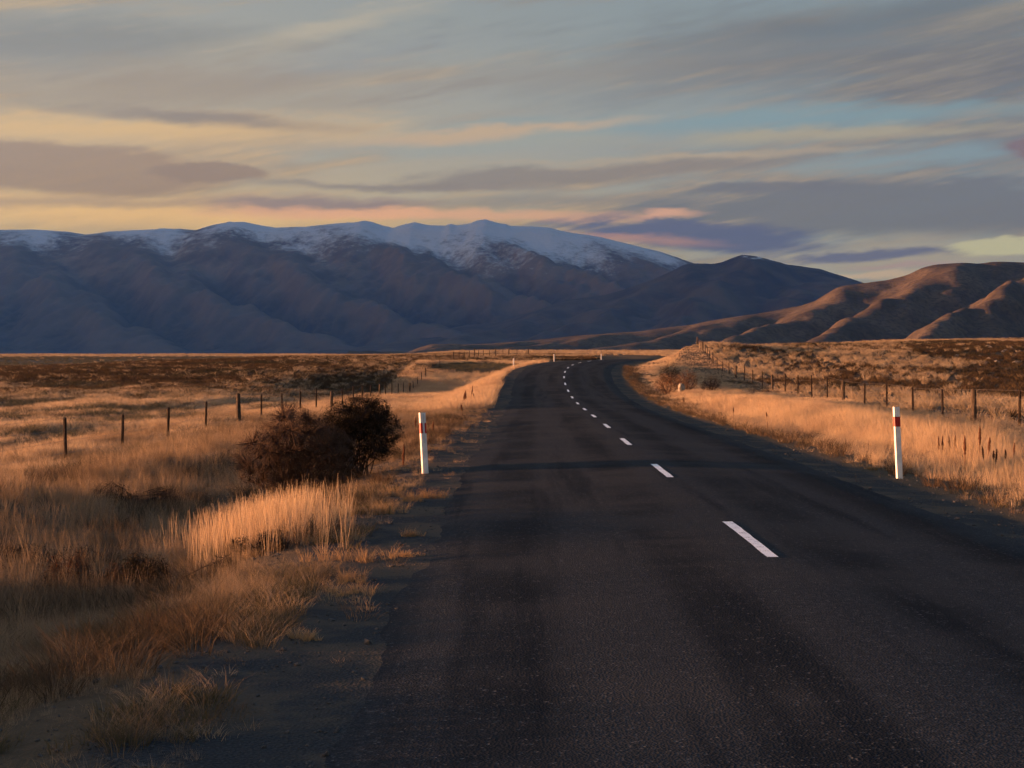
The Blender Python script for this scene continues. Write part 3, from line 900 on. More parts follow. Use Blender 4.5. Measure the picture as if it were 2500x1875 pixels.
# right bank
x, y = pick_pts(230000, 4, 26, 10, 215, 0.85)
o = offset(x, y); e = o - RE(np.clip(y, -60, 300))
keep = in_view(x, y, 1.18, 3) & (e > 1.35 + 0.6 * fbm(x * 0.6, y * 0.35, 3, 141)) & (x < rfence_x(y) + 0.8)
keep &= rng.random(len(x)) < sstep(0.9, 2.4, e) * np.clip(0.85 + 1.0 * fbm(x * 0.25, y * 0.12, 3, 142) + 0.5 * fbm(x * 1.1, y * 0.6, 2, 145), 0.15, 1) * np.clip(70.0 / y, 0.35, 1)
x, y, e = x[keep], y[keep], e[keep]
hs = np.clip(0.40 + 0.45 * sstep(1.6, 4.2, e) + 0.25 * fbm(x * 0.2, y * 0.1, 3, 143) + 0.45 * fbm(x * 0.9, y * 0.55, 2, 144), 0.22, 1.2)
hs = hs * (1 - 0.5 * sstep(60, 95, y)) * (1 - 0.45 * sstep(-4.5, -1.5, x - rfence_x(y)))
nearm = y < 70
for nm, lab, sel, w, nb in (('bank_grass', 'dense golden grass covering the bank right of the road near the white post', nearm, 0.007, 18),
                            ('far_bank_grass', 'golden grass on the right-hand bank inside the bend', ~nearm, 0.019, 18)):
    ms = [clump_mesh('grass', nb, 0.60, 0.15, 0.5, w, gold_m) for _ in range(5)] + [clump_mesh('grass', 10, 0.74, 0.12, 0.3, w * 0.8, gold_m, head=True)]
    xx, yy = x[sel], y[sel]
    scatter(nm, lab, 'grass', ms, np.stack([xx, yy, H(xx, yy) - 0.02], -1), hs[sel] * rng.uniform(0.8, 1.15, sel.sum()))

x, y = pick_pts(9000, 5.5, 20, 16, 150, 0.9)
e = offset(x, y) - RE(y)
keep = in_view(x, y, 1.15, 2) & (x < rfence_x(y)) & (e > 1.0) & ((e < 2.2) | (fbm(x * 0.3, y * 0.13, 3, 147) > 0.30))
x, y = x[keep], y[keep]
ms = [clump_mesh('weed', 30, 0.36, 0.15, 0.9, 0.010, weed_m) for _ in range(4)]
scatter('bank_weeds', 'brown dead weeds along the foot of the golden right bank', 'weeds', ms, np.stack([x, y, H(x, y) - 0.02], -1), rng.uniform(0.4, 1.15, len(x)))

# slope beyond the right fence
x, y = pick_pts(42000, 14, 150, 45, 400, 0.9)
keep = in_view(x, y, 1.12, 3) & (x > rfence_x(np.minimum(y, 215)) + 0.5)
x, y = x[keep], y[keep]
pn = 1.5 * fbm(x * 0.055, y * 0.02, 3, 151) + 0.35 * sstep(230, 310, y) + 0.5 * (1 - sstep(2, 7, x - rfence_x(np.minimum(y, 215)))) - 1.3 * sstep(-2, 9, x - (0.195 * y + 10)) * (1 - sstep(255, 290, y))
tsel = rng.random(len(x)) < np.clip(0.62 + 1.3 * pn, 0.03, 1)
ms = [clump_mesh('tussock', 56, 0.62, 0.20, 0.85, 0.028, tus_m) for _ in range(5)]
xx, yy = x[tsel], y[tsel]
scatter('slope_tussocks', 'pale tussocks on the slope behind the right fence', 'tussocks', ms, np.stack([xx, yy, H(xx, yy) - 0.03], -1), rng.uniform(0.5, 1.25, len(xx)))
ms = [clump_mesh('scrub', 46, 0.50, 0.28, 1.0, 0.035, scrub_m) for _ in range(5)]
xx, yy = x[~tsel], y[~tsel]
scatter('slope_scrub', 'dark brown scrub on the slope behind the right fence', 'scrub', ms, np.stack([xx, yy, H(xx, yy) - 0.03], -1), rng.uniform(0.5, 1.35, len(xx)))

# slope and plain beyond the left paddock
x, y = pick_pts(75000, -130, 12, 100, 330, 0.9)
keep = in_view(x, y, 1.12, 3) & (x < -9.5 + 60 * sstep(195, 240, y)) & (offset(x, y) < -6)
x, y = x[keep], y[keep]
pn = 0.5 * fbm(x * 0.08, y * 0.03, 3, 161) + 0.5 * (1 - sstep(108, 122, y)) + 0.75 * sstep(232, 246, y) * (1 - sstep(255, 262, y)) + 0.35 * sstep(-40, -18, x)
tsel = rng.random(len(x)) < np.clip(0.02 + 1.0 * pn, 0.05, 1)
ms = [clump_mesh('tussock', 46, 0.52, 0.18, 0.95, 0.030, tus_m) for _ in range(5)]
xx, yy = x[tsel], y[tsel]
scatter('hillside_tussocks', 'pale tussocks dotting the low rise beyond the paddock', 'tussocks', ms, np.stack([xx, yy, H(xx, yy) - 0.03], -1), rng.uniform(0.5, 1.25, len(xx)))
ms = [clump_mesh('scrub', 50, 0.50, 0.32, 1.0, 0.036, scrub_m) for _ in range(5)]
xx, yy = x[~tsel], y[~tsel]
scatter('hillside_scrub', 'brown scrub covering the low rise beyond the paddock', 'scrub', ms, np.stack([xx, yy, H(xx, yy) - 0.03], -1), rng.uniform(0.5, 1.3, len(xx)))

x, y = pick_pts(34000, -340, 150, 300, 950, 0.8)
keep = in_view(x, y, 1.1, 3) & (rng.random(len(x)) < np.where((y > 690) | (x > -30), 0.95, 0.7))
x, y = x[keep], y[keep]
gsel = (y < 690) & (x < -35 + 20 * fbm(x * 0.02, y * 0.02, 2, 171)) & (rng.random(len(x)) < 0.97)
ms = [clump_mesh('tussock', 40, 0.65, 0.5, 0.95, 0.09, tus_m, segs=2) for _ in range(4)]
xx, yy = x[~gsel], y[~gsel]
scatter('plain_tussocks', 'far band of pale sunlit tussock at the edge of the plain', 'tussocks', ms, np.stack([xx, yy, H(xx, yy) - 0.03], -1), rng.uniform(0.6, 1.5, len(xx)))
ms = [clump_mesh('scrub', 40, 0.55, 0.6, 1.0, 0.09, wash_m, segs=2) for _ in range(4)]  # shade of the far field put into the grey-green tint
xx, yy = x[gsel], y[gsel]
scatter('plain_scrub', 'scrub on the plain beyond the low rise, shade put into its grey-green', 'scrub', ms, np.stack([xx, yy, H(xx, yy) - 0.03], -1), rng.uniform(0.6, 1.5, len(xx)))

# loose stones on the shoulders
stone_m = plain_mat('road_stone', (0.03, 0.03, 0.032), (0.095, 0.093, 0.09), 40, 0.9)


def stone_mesh(r, mat, seed, sub=1, flat=0.65):
    import bmesh
    bm = bmesh.new(); bmesh.ops.create_icosphere(bm, subdivisions=sub, radius=r)
    rr = random.Random(seed)
    for v in bm.verts:
        v.co *= rr.uniform(0.72, 1.15); v.co.z *= flat
    me = bpy.data.meshes.new('stone'); bm.to_mesh(me); bm.free(); me.materials.append(mat)
    return me


x, y = pick_pts(60000, -4, 12, 4, 70, 1.25)
o = offset(x, y); e = np.where(o < 0, -o - LE(y), o - RE(y))
keep = (e > -0.12) & (e < 2.0) & in_view(x, y, 1.12, 1) & (rng.random(len(x)) < 0.7 * np.clip(30 / y, 0.3, 1))
x, y = x[keep], y[keep]
sz = np.exp(rng.normal(-0.45, 0.55, len(x)))
scatter('shoulder_gravel', 'loose grey gravel along the edges of the seal', 'gravel', [stone_mesh(0.016, stone_m, k) for k in range(5)], np.stack([x, y, H(x, y) + 0.002], -1), np.clip(sz, 0.4, 3.0), 0.5)

# ------------------------------------------------------------------ fences
wood_m = plain_mat('weathered_post_wood', (0.036, 0.027, 0.021), (0.085, 0.064, 0.048), 14, 0.9, 0.15, 0.012)
thin_m = plain_mat('dark_batten_wood', (0.014, 0.010, 0.009), (0.032, 0.022, 0.017), 18, 0.9, 0.15, 0.01)
m, nt, out = new_mat('fence_wire'); principled(nt, out, (0.16, 0.14, 0.13), 0.6, 0.4); m.node_tree.nodes['Principled BSDF'].inputs['Metallic'].default_value = 0.6
wire_m = m


def post_mesh(r, h, mat, sides=9, seed=0, square=False, below=0.35):
    rr = random.Random(seed)
    vs, fs = [], []
    if square: sides = 4
    zs = [-below, 0.0, h * 0.33, h * 0.66, h - 0.015, h]
    for k, z in enumerate(zs):
        q = 0.86 if k == len(zs) - 1 else 1.0
        q *= 1.06 - 0.10 * (z / h)
        for j in range(sides):
            a = 2 * math.pi * (j + 0.5) / sides
            rad = r * q * rr.uniform(0.93, 1.07)
            vs.append((rad * math.cos(a), rad * math.sin(a), z + (rr.uniform(-0.008, 0.008) if k == len(zs) - 1 else 0)))
    for k in range(len(zs) - 1):
        for j in range(sides):
            fs.append((k * sides + j, k * sides + (j + 1) % sides, (k + 1) * sides + (j + 1) % sides, (k + 1) * sides + j))
    fs.append(tuple((len(zs) - 1) * sides + j for j in range(sides)))
    return mesh('post', vs, fs, mat)


def tube_into(vs, fs, pts, r0, r1, sides=5):
    b0 = len(vs); n = len(pts)
    for k, p in enumerate(pts):
        p = Vector(p)
        d = (Vector(pts[min(k + 1, n - 1)]) - Vector(pts[max(k - 1, 0)])).normalized()
        a = Vector((0, 0, 1)) if abs(d.z) < 0.9 else Vector((1, 0, 0))
        s = d.cross(a).normalized(); t = s.cross(d)
        r = r0 + (r1 - r0) * k / max(n - 1, 1)
        for j in range(sides):
            an = 2 * math.pi * j / sides
            vs.append(tuple(p + (s * math.cos(an) + t * math.sin(an)) * r))
    for k in range(n - 1):
        for j in range(sides):
            fs.append((b0 + k * sides + j, b0 + k * sides + (j + 1) % sides, b0 + (k + 1) * sides + (j + 1) % sides, b0 + (k + 1) * sides + j))


thick_ms = [post_mesh(0.082, 1.0, wood_m, 10, k) for k in range(4)]
thin_ms = [post_mesh(0.042, 1.0, thin_m, 6, 20 + k) for k in range(4)]


def fence(name, label, group, posts, wires=(0.25, 0.5, 0.75, 0.98), braces=(), wire_r=0.0036):
    """posts: (x, y, ground z, height, thick)"""
    p0 = posts[0]
    root = tag(empty(name, (p0[0], p0[1], p0[2])), label, 'fence', group)
    base = Vector((p0[0], p0[1], p0[2]))
    for k, (x, y, z, h, th) in enumerate(posts):
        me = (thick_ms if th else thin_ms)[k % 4]
        o = ob('post' if th else 'batten', me, root)
        o.location = Vector((x, y, z)) - base
        o.scale = (1, 1, h)
        o.rotation_euler = (random.uniform(-0.025, 0.025), random.uniform(-0.03, 0.03), random.uniform(0, 6))
    for w in wires:
        vs, fs = [], []
        pts = []
        for k, (x, y, z, h, th) in enumerate(posts):
            pts.append((x - base.x, y - base.y, z + h * w - base.z + random.uniform(-0.01, 0.01)))
        tube_into(vs, fs, pts, wire_r, wire_r, 4)
        ob('wire', mesh('wire', vs, fs, wire_m), root)
    for (a, b, r) in braces:
        vs, fs = [], []
        tube_into(vs, fs, [Vector(a) - base, (Vector(a) + Vector(b)) / 2 - base, Vector(b) - base], r, r * 0.9, 7)
        ob('brace', mesh('brace', vs, fs, wood_m), root)
    return root


# left paddock fence, every fifth post a thick one
lp_u = [161, 298, 410, 502, 583, 638, 689, 733, 772, 810, 835.5, 862, 885, 905.5, 927, 941.7, 956.6, 971.8, 985, 1000.5, 1009, 1019, 1029, 1039]
lp_vt = [1018.8, 1013, 995, 980, 963, 963, 961, 955, 946, 957, 948, 942, 940, 939, 938.7, 939, 936, 936, 935, 938, 934, 921, 913, 901]
posts = []
for k in range(-3, 24):
    D = 37.6 + 5.55 * k
    if k < 0: x = -10.85; zt = 0.45
    else: x = (lp_u[k] - U0) / FPX * D; zt = CAMZ - (lp_vt[k] - V0) / FPX * D
    z = float(H(x, D)); th = (k + 1) % 5 == 0 or k == 23
    h = min(max(zt - z, 1.05), 1.55) + (0.03 if th else 0)
    posts.append((x, D, z, h, th))
ex = posts[-1]
fence('paddock_fence', 'wire fence with thin dark battens and thicker posts along the left paddock', 'wire fences beside the road', posts,
      braces=[((ex[0], ex[1], ex[2] + 0.75 * ex[3]), (ex[0] + 0.9, ex[1] - 0.6, ex[2] + 0.62 * ex[3]), 0.05)])
# its continuation beyond the bend
cont = [(1074, 182, False), (1106.7, 205, True), (1121, 209, False), (1133, 213, False), (1146, 217, False), (1158, 221, True), (1168, 226, False), (1180, 231, False), (1195, 236, False), (1210, 241, True), (1228, 247, False), (1242, 252, True), (1262, 258, False), (1290, 264, True)]
posts = []
for u, D, th in cont:
    x = (u - U0) / FPX * D; z = float(H(x, D)); posts.append((x, D, z, 1.35 if th else 1.2, th))
fence('crest_fence', 'short far wire fence climbing the skyline left of the bend', 'wire fences beside the road', posts)
# right fence
rp = [(2488.5, 951.8, 0), (2379, 949, 1), (2301.5, 950, 0), (2229, 946, 0), (2164.8, 937, 0), (2110.9, 934.8, 0), (2058.8, 929, 1), (2019.7, 919, 0), (1982, 915.6, 0), (1948, 915.6, 0), (1917, 912, 0), (1886, 914.5, 1),
      (1861.7, 906.6, 0), (1837.5, 903, 0), (1817.6, 890, 0), (1796.6, 893, 1), (1780, 888.5, 0), (1764, 881, 0), (1750.6, 874, 0), (1740, 865, 1), (1733, 860, 0), (1727, 854, 0), (1722, 848, 0), (1716, 842, 1), (1711, 836, 0), (1706, 831, 0), (1702, 823, 1)]
posts = []
Ds = np.interp(np.arange(len(rp)), [0, 1, 6, 11, 15, 19, 26], [47.5, 53, 81, 109, 137, 165, 197])
for k in range(4, 0, -1):
    D = 47.5 - 5.6 * k; x = float(rfence_x(D)); posts.append((x, D, float(H(x, D)), 1.15, False))
for (u, vt, th), D in zip(rp, Ds):
    x = (u - U0) / FPX * D; z = float(H(x, D)); zt = CAMZ - (vt - V0) / FPX * D
    posts.append((x, D, z, min(max(zt - z, 1.0), 1.5), bool(th)))
ba = posts[4 + 19]; bb = posts[4 + 16]
fence('bank_fence', 'wire fence with dark battens running up the grassy bank on the right', 'wire fences beside the road', posts,
      braces=[((ba[0], ba[1], ba[2] + 0.8 * ba[3]), (bb[0], bb[1], bb[2] + 0.55 * bb[3]), 0.045)])

# ------------------------------------------------------------------ edge marker posts
white_m = plain_mat('marker_white_plastic', (0.89, 0.90, 0.93), (0.66, 0.66, 0.67), 6, 0.5, 0.4, 0.001)
red_m = plain_mat('marker_red_band', (0.42, 0.012, 0.012), (0.34, 0.01, 0.012), 12, 0.45, 0.45, 0.001)
refl_m = plain_mat('marker_reflector', (0.62, 0.63, 0.70), (0.55, 0.56, 0.62), 30, 0.35, 0.5, 0.001)


def channel(w, dpt, z0, z1, th=0.008, n=8, grow=0.0, shear=0.0):
    """a bowed plastic blade: front face bows towards the driver"""
    vs, fs = [], []
    prof = []
    for t in (-1.0, -0.97, -0.9, -0.78, 0.0, 0.78, 0.9, 0.97, 1.0):
        prof.append((t * (w / 2 + grow), -(dpt + grow) * (1 - abs(t) ** 7)))
    back = [(px_ * 0.97, py_ + th) for px_, py_ in reversed(prof)]
    loop = prof + back; m_ = len(loop)
    for z in (z0, (z0 + z1) / 2, z1):
        for px_, py_ in loop: vs.append((px_ - shear * z, py_, z))
    for k in range(2):
        for j in range(m_):
            fs.append((k * m_ + j, k * m_ + (j + 1) % m_, (k + 1) * m_ + (j + 1) % m_, (k + 1) * m_ + j))
    for i in range(n):                                   # closed ends
        a, b, c_, d_ = i, i + 1, m_ - 2 - i, m_ - 1 - i
        fs.append((d_, c_, b, a)); fs.append((2 * m_ + a, 2 * m_ + b, 2 * m_ + c_, 2 * m_ + d_))
    return vs, fs


def marker(label, u, vb, D, h, w, yaw, b0, b1, shear, strip=False, red=True):
    x = (u - U0) / FPX * D
    z = float(H(x, D))
    root = tag(empty('edge_marker_post', (x, D, z), yaw), label, 'marker post', 'white edge marker posts')
    vs, fs = channel(w, w * 0.32, -0.25, h, shear=shear)
    ob('shaft', mesh('shaft', vs, fs, white_m), root)
    if red:
        vs, fs = channel(w, w * 0.32, h * b0, h * b1, grow=0.003, shear=shear)
        ob('red_band', mesh('red_band', vs, fs, red_m), root)
    if strip:
        vs, fs = channel(w * 0.30, w * 0.03, h * 0.50, h * 0.985, grow=0.0, shear=shear)
        vs = [(a + 0.002, b - w * 0.325, c) for a, b, c in vs]
        ob('reflector', mesh('reflector', vs, fs, refl_m), root)
    return root


marker('white edge marker post with red band at the left verge beside the bush', 1038, 1161, 27.4, 1.07, 0.125, R(24), 0.66, 0.83, 0.055, strip=True)
marker('tall white edge marker post with red band on the right shoulder', 2196, 1157, 26.5, 1.22, 0.118, R(9), 0.725, 0.862, 0.05)
marker('small far white marker post on the left edge at the start of the bend', 1254, 894, 146.0, 1.1, 0.13, R(10), 0.7, 0.84, 0.0, red=False)
marker('far white marker post on the skyline in the middle of the bend', 1353, 877, 186.0, 1.15, 0.13, R(10), 0.7, 0.84, 0.0, red=False)
marker('farthest tiny white marker post, right of the other skyline one', 1468, 875, 209.0, 0.95, 0.13, R(10), 0.7, 0.84, 0.0, red=False)


# ------------------------------------------------------------------ shrubs
bark_m = plain_mat('shrub_twig_bark', (0.05, 0.034, 0.027), (0.105, 0.072, 0.055), 30, 0.9, 0.1, 0.003)
dbark_m = plain_mat('dark_shrub_bark', (0.03, 0.022, 0.018), (0.06, 0.045, 0.035), 30, 0.9, 0.1, 0.003)
brown_leaf = leaf_mat('brown_dead_leaf', (0.092, 0.056, 0.042), (0.11, 0.066, 0.048), (0.055, 0.036, 0.028), 0.15, 6.0)
dark_leaf = leaf_mat('dark_evergreen_leaf', (0.015, 0.015, 0.011), (0.02, 0.019, 0.013), (0.009, 0.009, 0.007), 0.1, 5.0)
rust_leaf = leaf_mat('rusty_dock_leaf', (0.17, 0.075, 0.035), (0.21, 0.10, 0.05), (0.10, 0.05, 0.03), 0.2, 8.0)


def shrub(name, label, cat, loc, lobes, leaf, bark, nleaf, lsize, ntwig, group=None, seed=1, stems=7, rootspread=0.15, twig_r=0.004, big=1.0):
    """lobes: (x, y, z, rx, ry, rz) ellipsoids that the twigs fill; branches grow from the base into them"""
    rr = random.Random(seed); nr = np.random.default_rng(seed)
    lobes = [tuple(q * big for q in l) for l in lobes]
    root = tag(empty(name, loc), label, cat, group)
    vs, fs = [], []
    tv, tf = [], []
    tips = []
    vol = np.array([l[3] * l[4] * l[5] for l in lobes]); vol = vol / vol.sum()
    def lobe_pt(shell=0.0):
        l = lobes[nr.choice(len(lobes), p=vol)]
        d = nr.normal(size=3); d /= np.linalg.norm(d)
        r = shell + (1 - shell) * nr.random() ** (1 / 2.2)
        r *= 1.0 + 0.28 * float(pnoise(d[0] * 2.3 + seed, d[1] * 2.3 + d[2] * 3.1, seed))
        p = Vector((l[0] + d[0] * l[3] * r, l[1] + d[1] * l[4] * r, l[2] + d[2] * l[5] * r))
        p.z = max(p.z, 0.03)
        return p
    for s in range(stems * 4):
        tgt = lobe_pt(0.3)
        b = Vector((rr.gauss(0, rootspread), rr.gauss(0, rootspread), -0.05))
        mid = b.lerp(tgt, 0.5) + Vector((rr.gauss(0, 0.05), rr.gauss(0, 0.05), 0.10 * tgt.z + 0.02))
        pts = [b, b.lerp(mid, 0.55) + Vector((0, 0, 0.03)), mid, mid.lerp(tgt, 0.6) + Vector((rr.gauss(0, 0.02), rr.gauss(0, 0.02), 0.02)), tgt]
        tube_into(vs, fs, pts, twig_r * rr.uniform(2.0, 4.0), twig_r * 0.7, 5)
        tips += pts[2:]
    ob('stems', mesh('stems', vs, fs, bark), root)
    # fine twigs
    tips_np = np.array([tuple(t) for t in tips])
    for s in range(ntwig):
        p = lobe_pt(0.0)
        j = int(np.argmin(((tips_np - np.array(p)) ** 2).sum(1)))
        c = Vector(tips_np[j])
        dirn = (p - c)
        if dirn.length < 1e-3: continue
        ln = min(max(dirn.length, 0.08), 0.22)
        q = p - dirn.normalized() * ln
        up = Vector((rr.gauss(0, 0.25), rr.gauss(0, 0.25), rr.gauss(0.25, 0.25))) * ln * 0.5
        e = p + up
        w = twig_r * rr.uniform(0.45, 1.0)
        sd = Vector((rr.gauss(0, 1), rr.gauss(0, 1), rr.gauss(0, 1))).normalized() * w
        i0 = len(tv)
        for cpt, k in ((q, 1.0), (p, 0.7), (e, 0.25)):
            tv.append(tuple(cpt - sd * k)); tv.append(tuple(cpt + sd * k))
        tf += [(i0, i0 + 1, i0 + 3, i0 + 2), (i0 + 2, i0 + 3, i0 + 5, i0 + 4)]
    if tv: tag(ob('twigs', mesh('twigs', tv, tf, bark), root), kind='stuff')
    # leaves
    lv = np.zeros((nleaf * 4, 3), np.float32)
    for s in range(nleaf):
        p = lobe_pt(0.0)
        a = Vector((rr.gauss(0, 1), rr.gauss(0, 1), rr.gauss(0, 1))).normalized()
        b = a.cross(Vector((rr.gauss(0, 1), rr.gauss(0, 1), rr.gauss(0, 1)))).normalized()
        L = lsize * rr.uniform(0.6, 1.4); W = L * rr.uniform(0.25, 0.5)
        lv[4 * s] = p - a * L / 2; lv[4 * s + 1] = p + b * W / 2; lv[4 * s + 2] = p + a * L / 2; lv[4 * s + 3] = p - b * W / 2
    fo = ob('foliage', mesh('foliage', lv, np.arange(nleaf * 4).reshape(-1, 4), leaf), root)
    tag(fo, kind='stuff')
    return root


def ground_at(x, y): return (x, y, float(H(x, y)))


# the big brown bush and the dark shrub leaning over it, left verge
shrub('briar_bush', 'big twiggy red-brown bush on the left verge', 'bush', ground_at(-3.75, 28.0),
      [(-0.10, 0, 0.95, 0.66, 0.6, 0.52), (-0.55, 0.1, 0.65, 0.66, 0.6, 0.55), (0.35, 0, 0.70, 0.55, 0.55, 0.55), (-0.05, 0.1, 0.36, 0.98, 0.6, 0.38), (-0.20, 0.0, 1.32, 0.36, 0.34, 0.28)],
      brown_leaf, bark_m, 24000, 0.022, 20000, None, 3, 12, 0.30, 0.0042, 1.08)
shrub('dark_shrub', 'dense blackish shrub leaning towards the road behind the brown bush', 'shrub', ground_at(-2.98, 28.8),
      [(0.05, 0, 1.05, 0.62, 0.5, 0.40), (0.45, 0, 0.85, 0.48, 0.5, 0.40), (0.30, 0.0, 1.20, 0.42, 0.4, 0.30), (-0.2, 0, 0.60, 0.45, 0.45, 0.50), (0.50, -0.1, 0.52, 0.34, 0.4, 0.22)],
      dark_leaf, dbark_m, 34000, 0.026, 11000, None, 5, 12, 0.18, 0.0042, 1.06)
# low shrubs of the left foreground
weed_leaf = leaf_mat('dark_brown_weed', (0.04, 0.033, 0.022), (0.055, 0.042, 0.028), (0.025, 0.022, 0.016), 0.2, 6.0)
low = [('low_shrub', 'low black-green shrub in the grass at the lower left, widest of the foreground ones', -3.35, 15.2, 0.42, 0.40, weed_leaf, dbark_m, 5200),
       ('low_shrub', 'small dark shrub at the foot of the standing grass, just short of the gravel', -2.7, 16.9, 0.26, 0.26, weed_leaf, dbark_m, 1500),
       ('low_shrub', 'shadowed dark shrub at the left picture edge below the bank', -5.6, 17.6, 0.60, 0.5, weed_leaf, dbark_m, 3800),
       ('low_shrub', 'dark shrub patch on the shaded bank below the second batten', -6.0, 24.0, 0.70, 0.40, weed_leaf, dbark_m, 3600),
       ('dock_plant', 'rusty brown dock plant standing in the grass at the far left', -4.55, 16.2, 0.30, 0.56, rust_leaf, bark_m, 1500)]
for k, (nm, lab, x, y, w, h, lf, bk, n) in enumerate(low):
    lob = []
    for j in range(6):
        f = random.uniform(0.3, 0.62); hh_ = h * random.uniform(0.45, 1.1)
        lob.append((random.gauss(0, w * 0.6), random.gauss(0, w * 0.4), hh_ * 0.45, w * f, w * f, hh_ * 0.55))
    shrub(nm, lab, 'plant' if nm == 'dock_plant' else 'shrub', ground_at(x, y), lob,
          lf, bk, n, 0.022, 2200, 'low shrubs in the left foreground' if nm == 'low_shrub' else None, 30 + k, 4, 0.1, 0.0035)
# shrubs on the right bank
rs = [('bank_shrub', 'round dark green bush alone on the right bank, above the reddish ones', 11.4, 112, 0.85, 1.25, dark_leaf, dbark_m, 2600, 0.06),
      ('bank_shrub', 'reddish-brown scrubby bush by the bend, nearest the road', 9.6, 96, 0.85, 1.15, rust_leaf, bark_m, 2200, 0.06),
      ('bank_shrub', 'reddish bush in the middle of three on the right bank', 10.9, 97, 0.75, 1.25, rust_leaf, bark_m, 2000, 0.06),
      ('bank_shrub', 'smaller brown bush right of the two reddish ones on the bank', 12.4, 97, 0.65, 0.95, brown_leaf, bark_m, 1500, 0.06)]
for k, (nm, lab, x, y, w, h, lf, bk, n, ls) in enumerate(rs):
    shrub(nm, lab, 'bush', ground_at(x, y), [(0, 0, h * 0.62, w, w, h * 0.62), (w * 0.5, 0, h * 0.6, w * 0.5, w * 0.5, h * 0.42), (-w * 0.5, 0.1, h * 0.5, w * 0.5, w * 0.5, h * 0.4)],
          lf, bk, n, ls, 700, 'bushes on the right bank', 50 + k, 4, 0.12, 0.008)
rock_m = plain_mat('pale_schist', (0.20, 0.175, 0.145), (0.31, 0.275, 0.23), 6, 0.9, 0.15, 0.02)
r_ob = ob('rock', stone_mesh(0.42, rock_m, 5, 2, 0.8)); r_ob.location = Vector(ground_at(10.35, 95.2)) + Vector((0, 0, 0.25)); r_ob.scale = (0.55, 0.5, 1.0)
tag(r_ob, 'pale upright rock between the reddish bushes on the bank', 'rock')

# ------------------------------------------------------------------ dead mullein stalks
stalk_m = plain_mat('dead_seed_stalk', (0.06, 0.026, 0.016), (0.12, 0.055, 0.032), 30, 0.95, 0.1, 0.004)
leafy_m = plain_mat('dead_stalk_stem', (0.13, 0.075, 0.042), (0.2, 0.12, 0.07), 30, 0.95, 0.1, 0.003)


def stalk(label, group, u, vt, vb, D, thick=0.02):
    """a dead flower spike: thin stem with a thick rough seed head"""
    x = (u - U0) / FPX * D; z = float(H(x, D))
    zt = CAMZ - (vt - V0) / FPX * D; zb = CAMZ - (vb - V0) / FPX * D
    zt = max(zt, z + 0.45); hd = max(zt - zb, 0.12)
    root = tag(empty('dead_flower_stalk', (x, D, z)), label, 'dead stalk', group)
    ht = zt - z; lean = random.uniform(-0.12, 0.12); lean2 = random.uniform(-0.1, 0.1)
    vs, fs = [], []
    tube_into(vs, fs, [(0, 0, -0.05), (lean * 0.2 * ht, 0, ht * 0.35), (lean * (ht - hd), lean2 * (ht - hd), ht - hd)], thick * 0.45, thick * 0.35, 5)
    ob('stem', mesh('stem', vs, fs, leafy_m), root)
    vs, fs = [], []
    n = 16
    for k in range(n + 1):
        t = k / n; zz = ht - hd + hd * t
        r = thick * (0.5 + 0.6 * math.sin(math.pi * min(t * 0.9 + 0.12, 1))) * random.uniform(0.75, 1.25)
        if k == n: r = 0.003
        for j in range(6):
            a = 2 * math.pi * j / 6 + k * 0.5
            q = r * random.uniform(0.8, 1.2)
            vs.append((lean * zz + q * math.cos(a), lean2 * zz + q * math.sin(a), zz))
    for k in range(n):
        for j in range(6): fs.append((k * 6 + j, k * 6 + (j + 1) % 6, (k + 1) * 6 + (j + 1) % 6, (k + 1) * 6 + j))
    ob('seed_head', mesh('seed_head', vs, fs, stalk_m), root)


GRP = 'dead seed stalks in the grass of the right bank'
c5 = lambda a, b: (2100 + a * 0.18083, 960 + b * 0.18083)
for lab, a, t, b, D in (('dead seed stalk, leftmost of the close pair right of the tall white post', 1065, 665, 765, 33),
                        ('leaning dead seed stalk, right one of the close pair', 1110, 660, 770, 33),
                        ('short thin dead stalk between the close pair and the tall stalks', 1217, 685, 790, 33),
                        ('slim dead stalk left of the thickest lone stalk', 1275, 600, 750, 33),
                        ('long thick dead seed stalk standing alone, reaching lowest', 1418, 565, 830, 30),
                        ('highest dead seed stalk on the right bank', 1612, 440, 700, 31),
                        ('dead stalk leaning right beside the highest one', 1722, 595, 790, 30.5),
                        ('dead stalk in front of the leaning one', 1692, 715, 885, 29),
                        ('dark dead stalk, right one of the low front pair', 1825, 745, 930, 28.5),
                        ('short stub of a dead stalk in the low front pair', 1797, 815, 890, 28.5),
                        ('dead seed stalk standing last on the right near the picture edge', 2062, 665, 850, 29.5),
                        ('tiny pale dead stalk right of the low front pair', 1980, 840, 910, 28.5)):
    u, vt = c5(a, t); _, vb = c5(a, b)
    stalk(lab, GRP, u, vt, vb, D, 0.024 if 'thick' in lab or 'highest' in lab else 0.018)
GRP2 = 'dead stalks on the left verge'
c3 = lambda a, b: (800 + a * 0.22604, 780 + b * 0.22604)
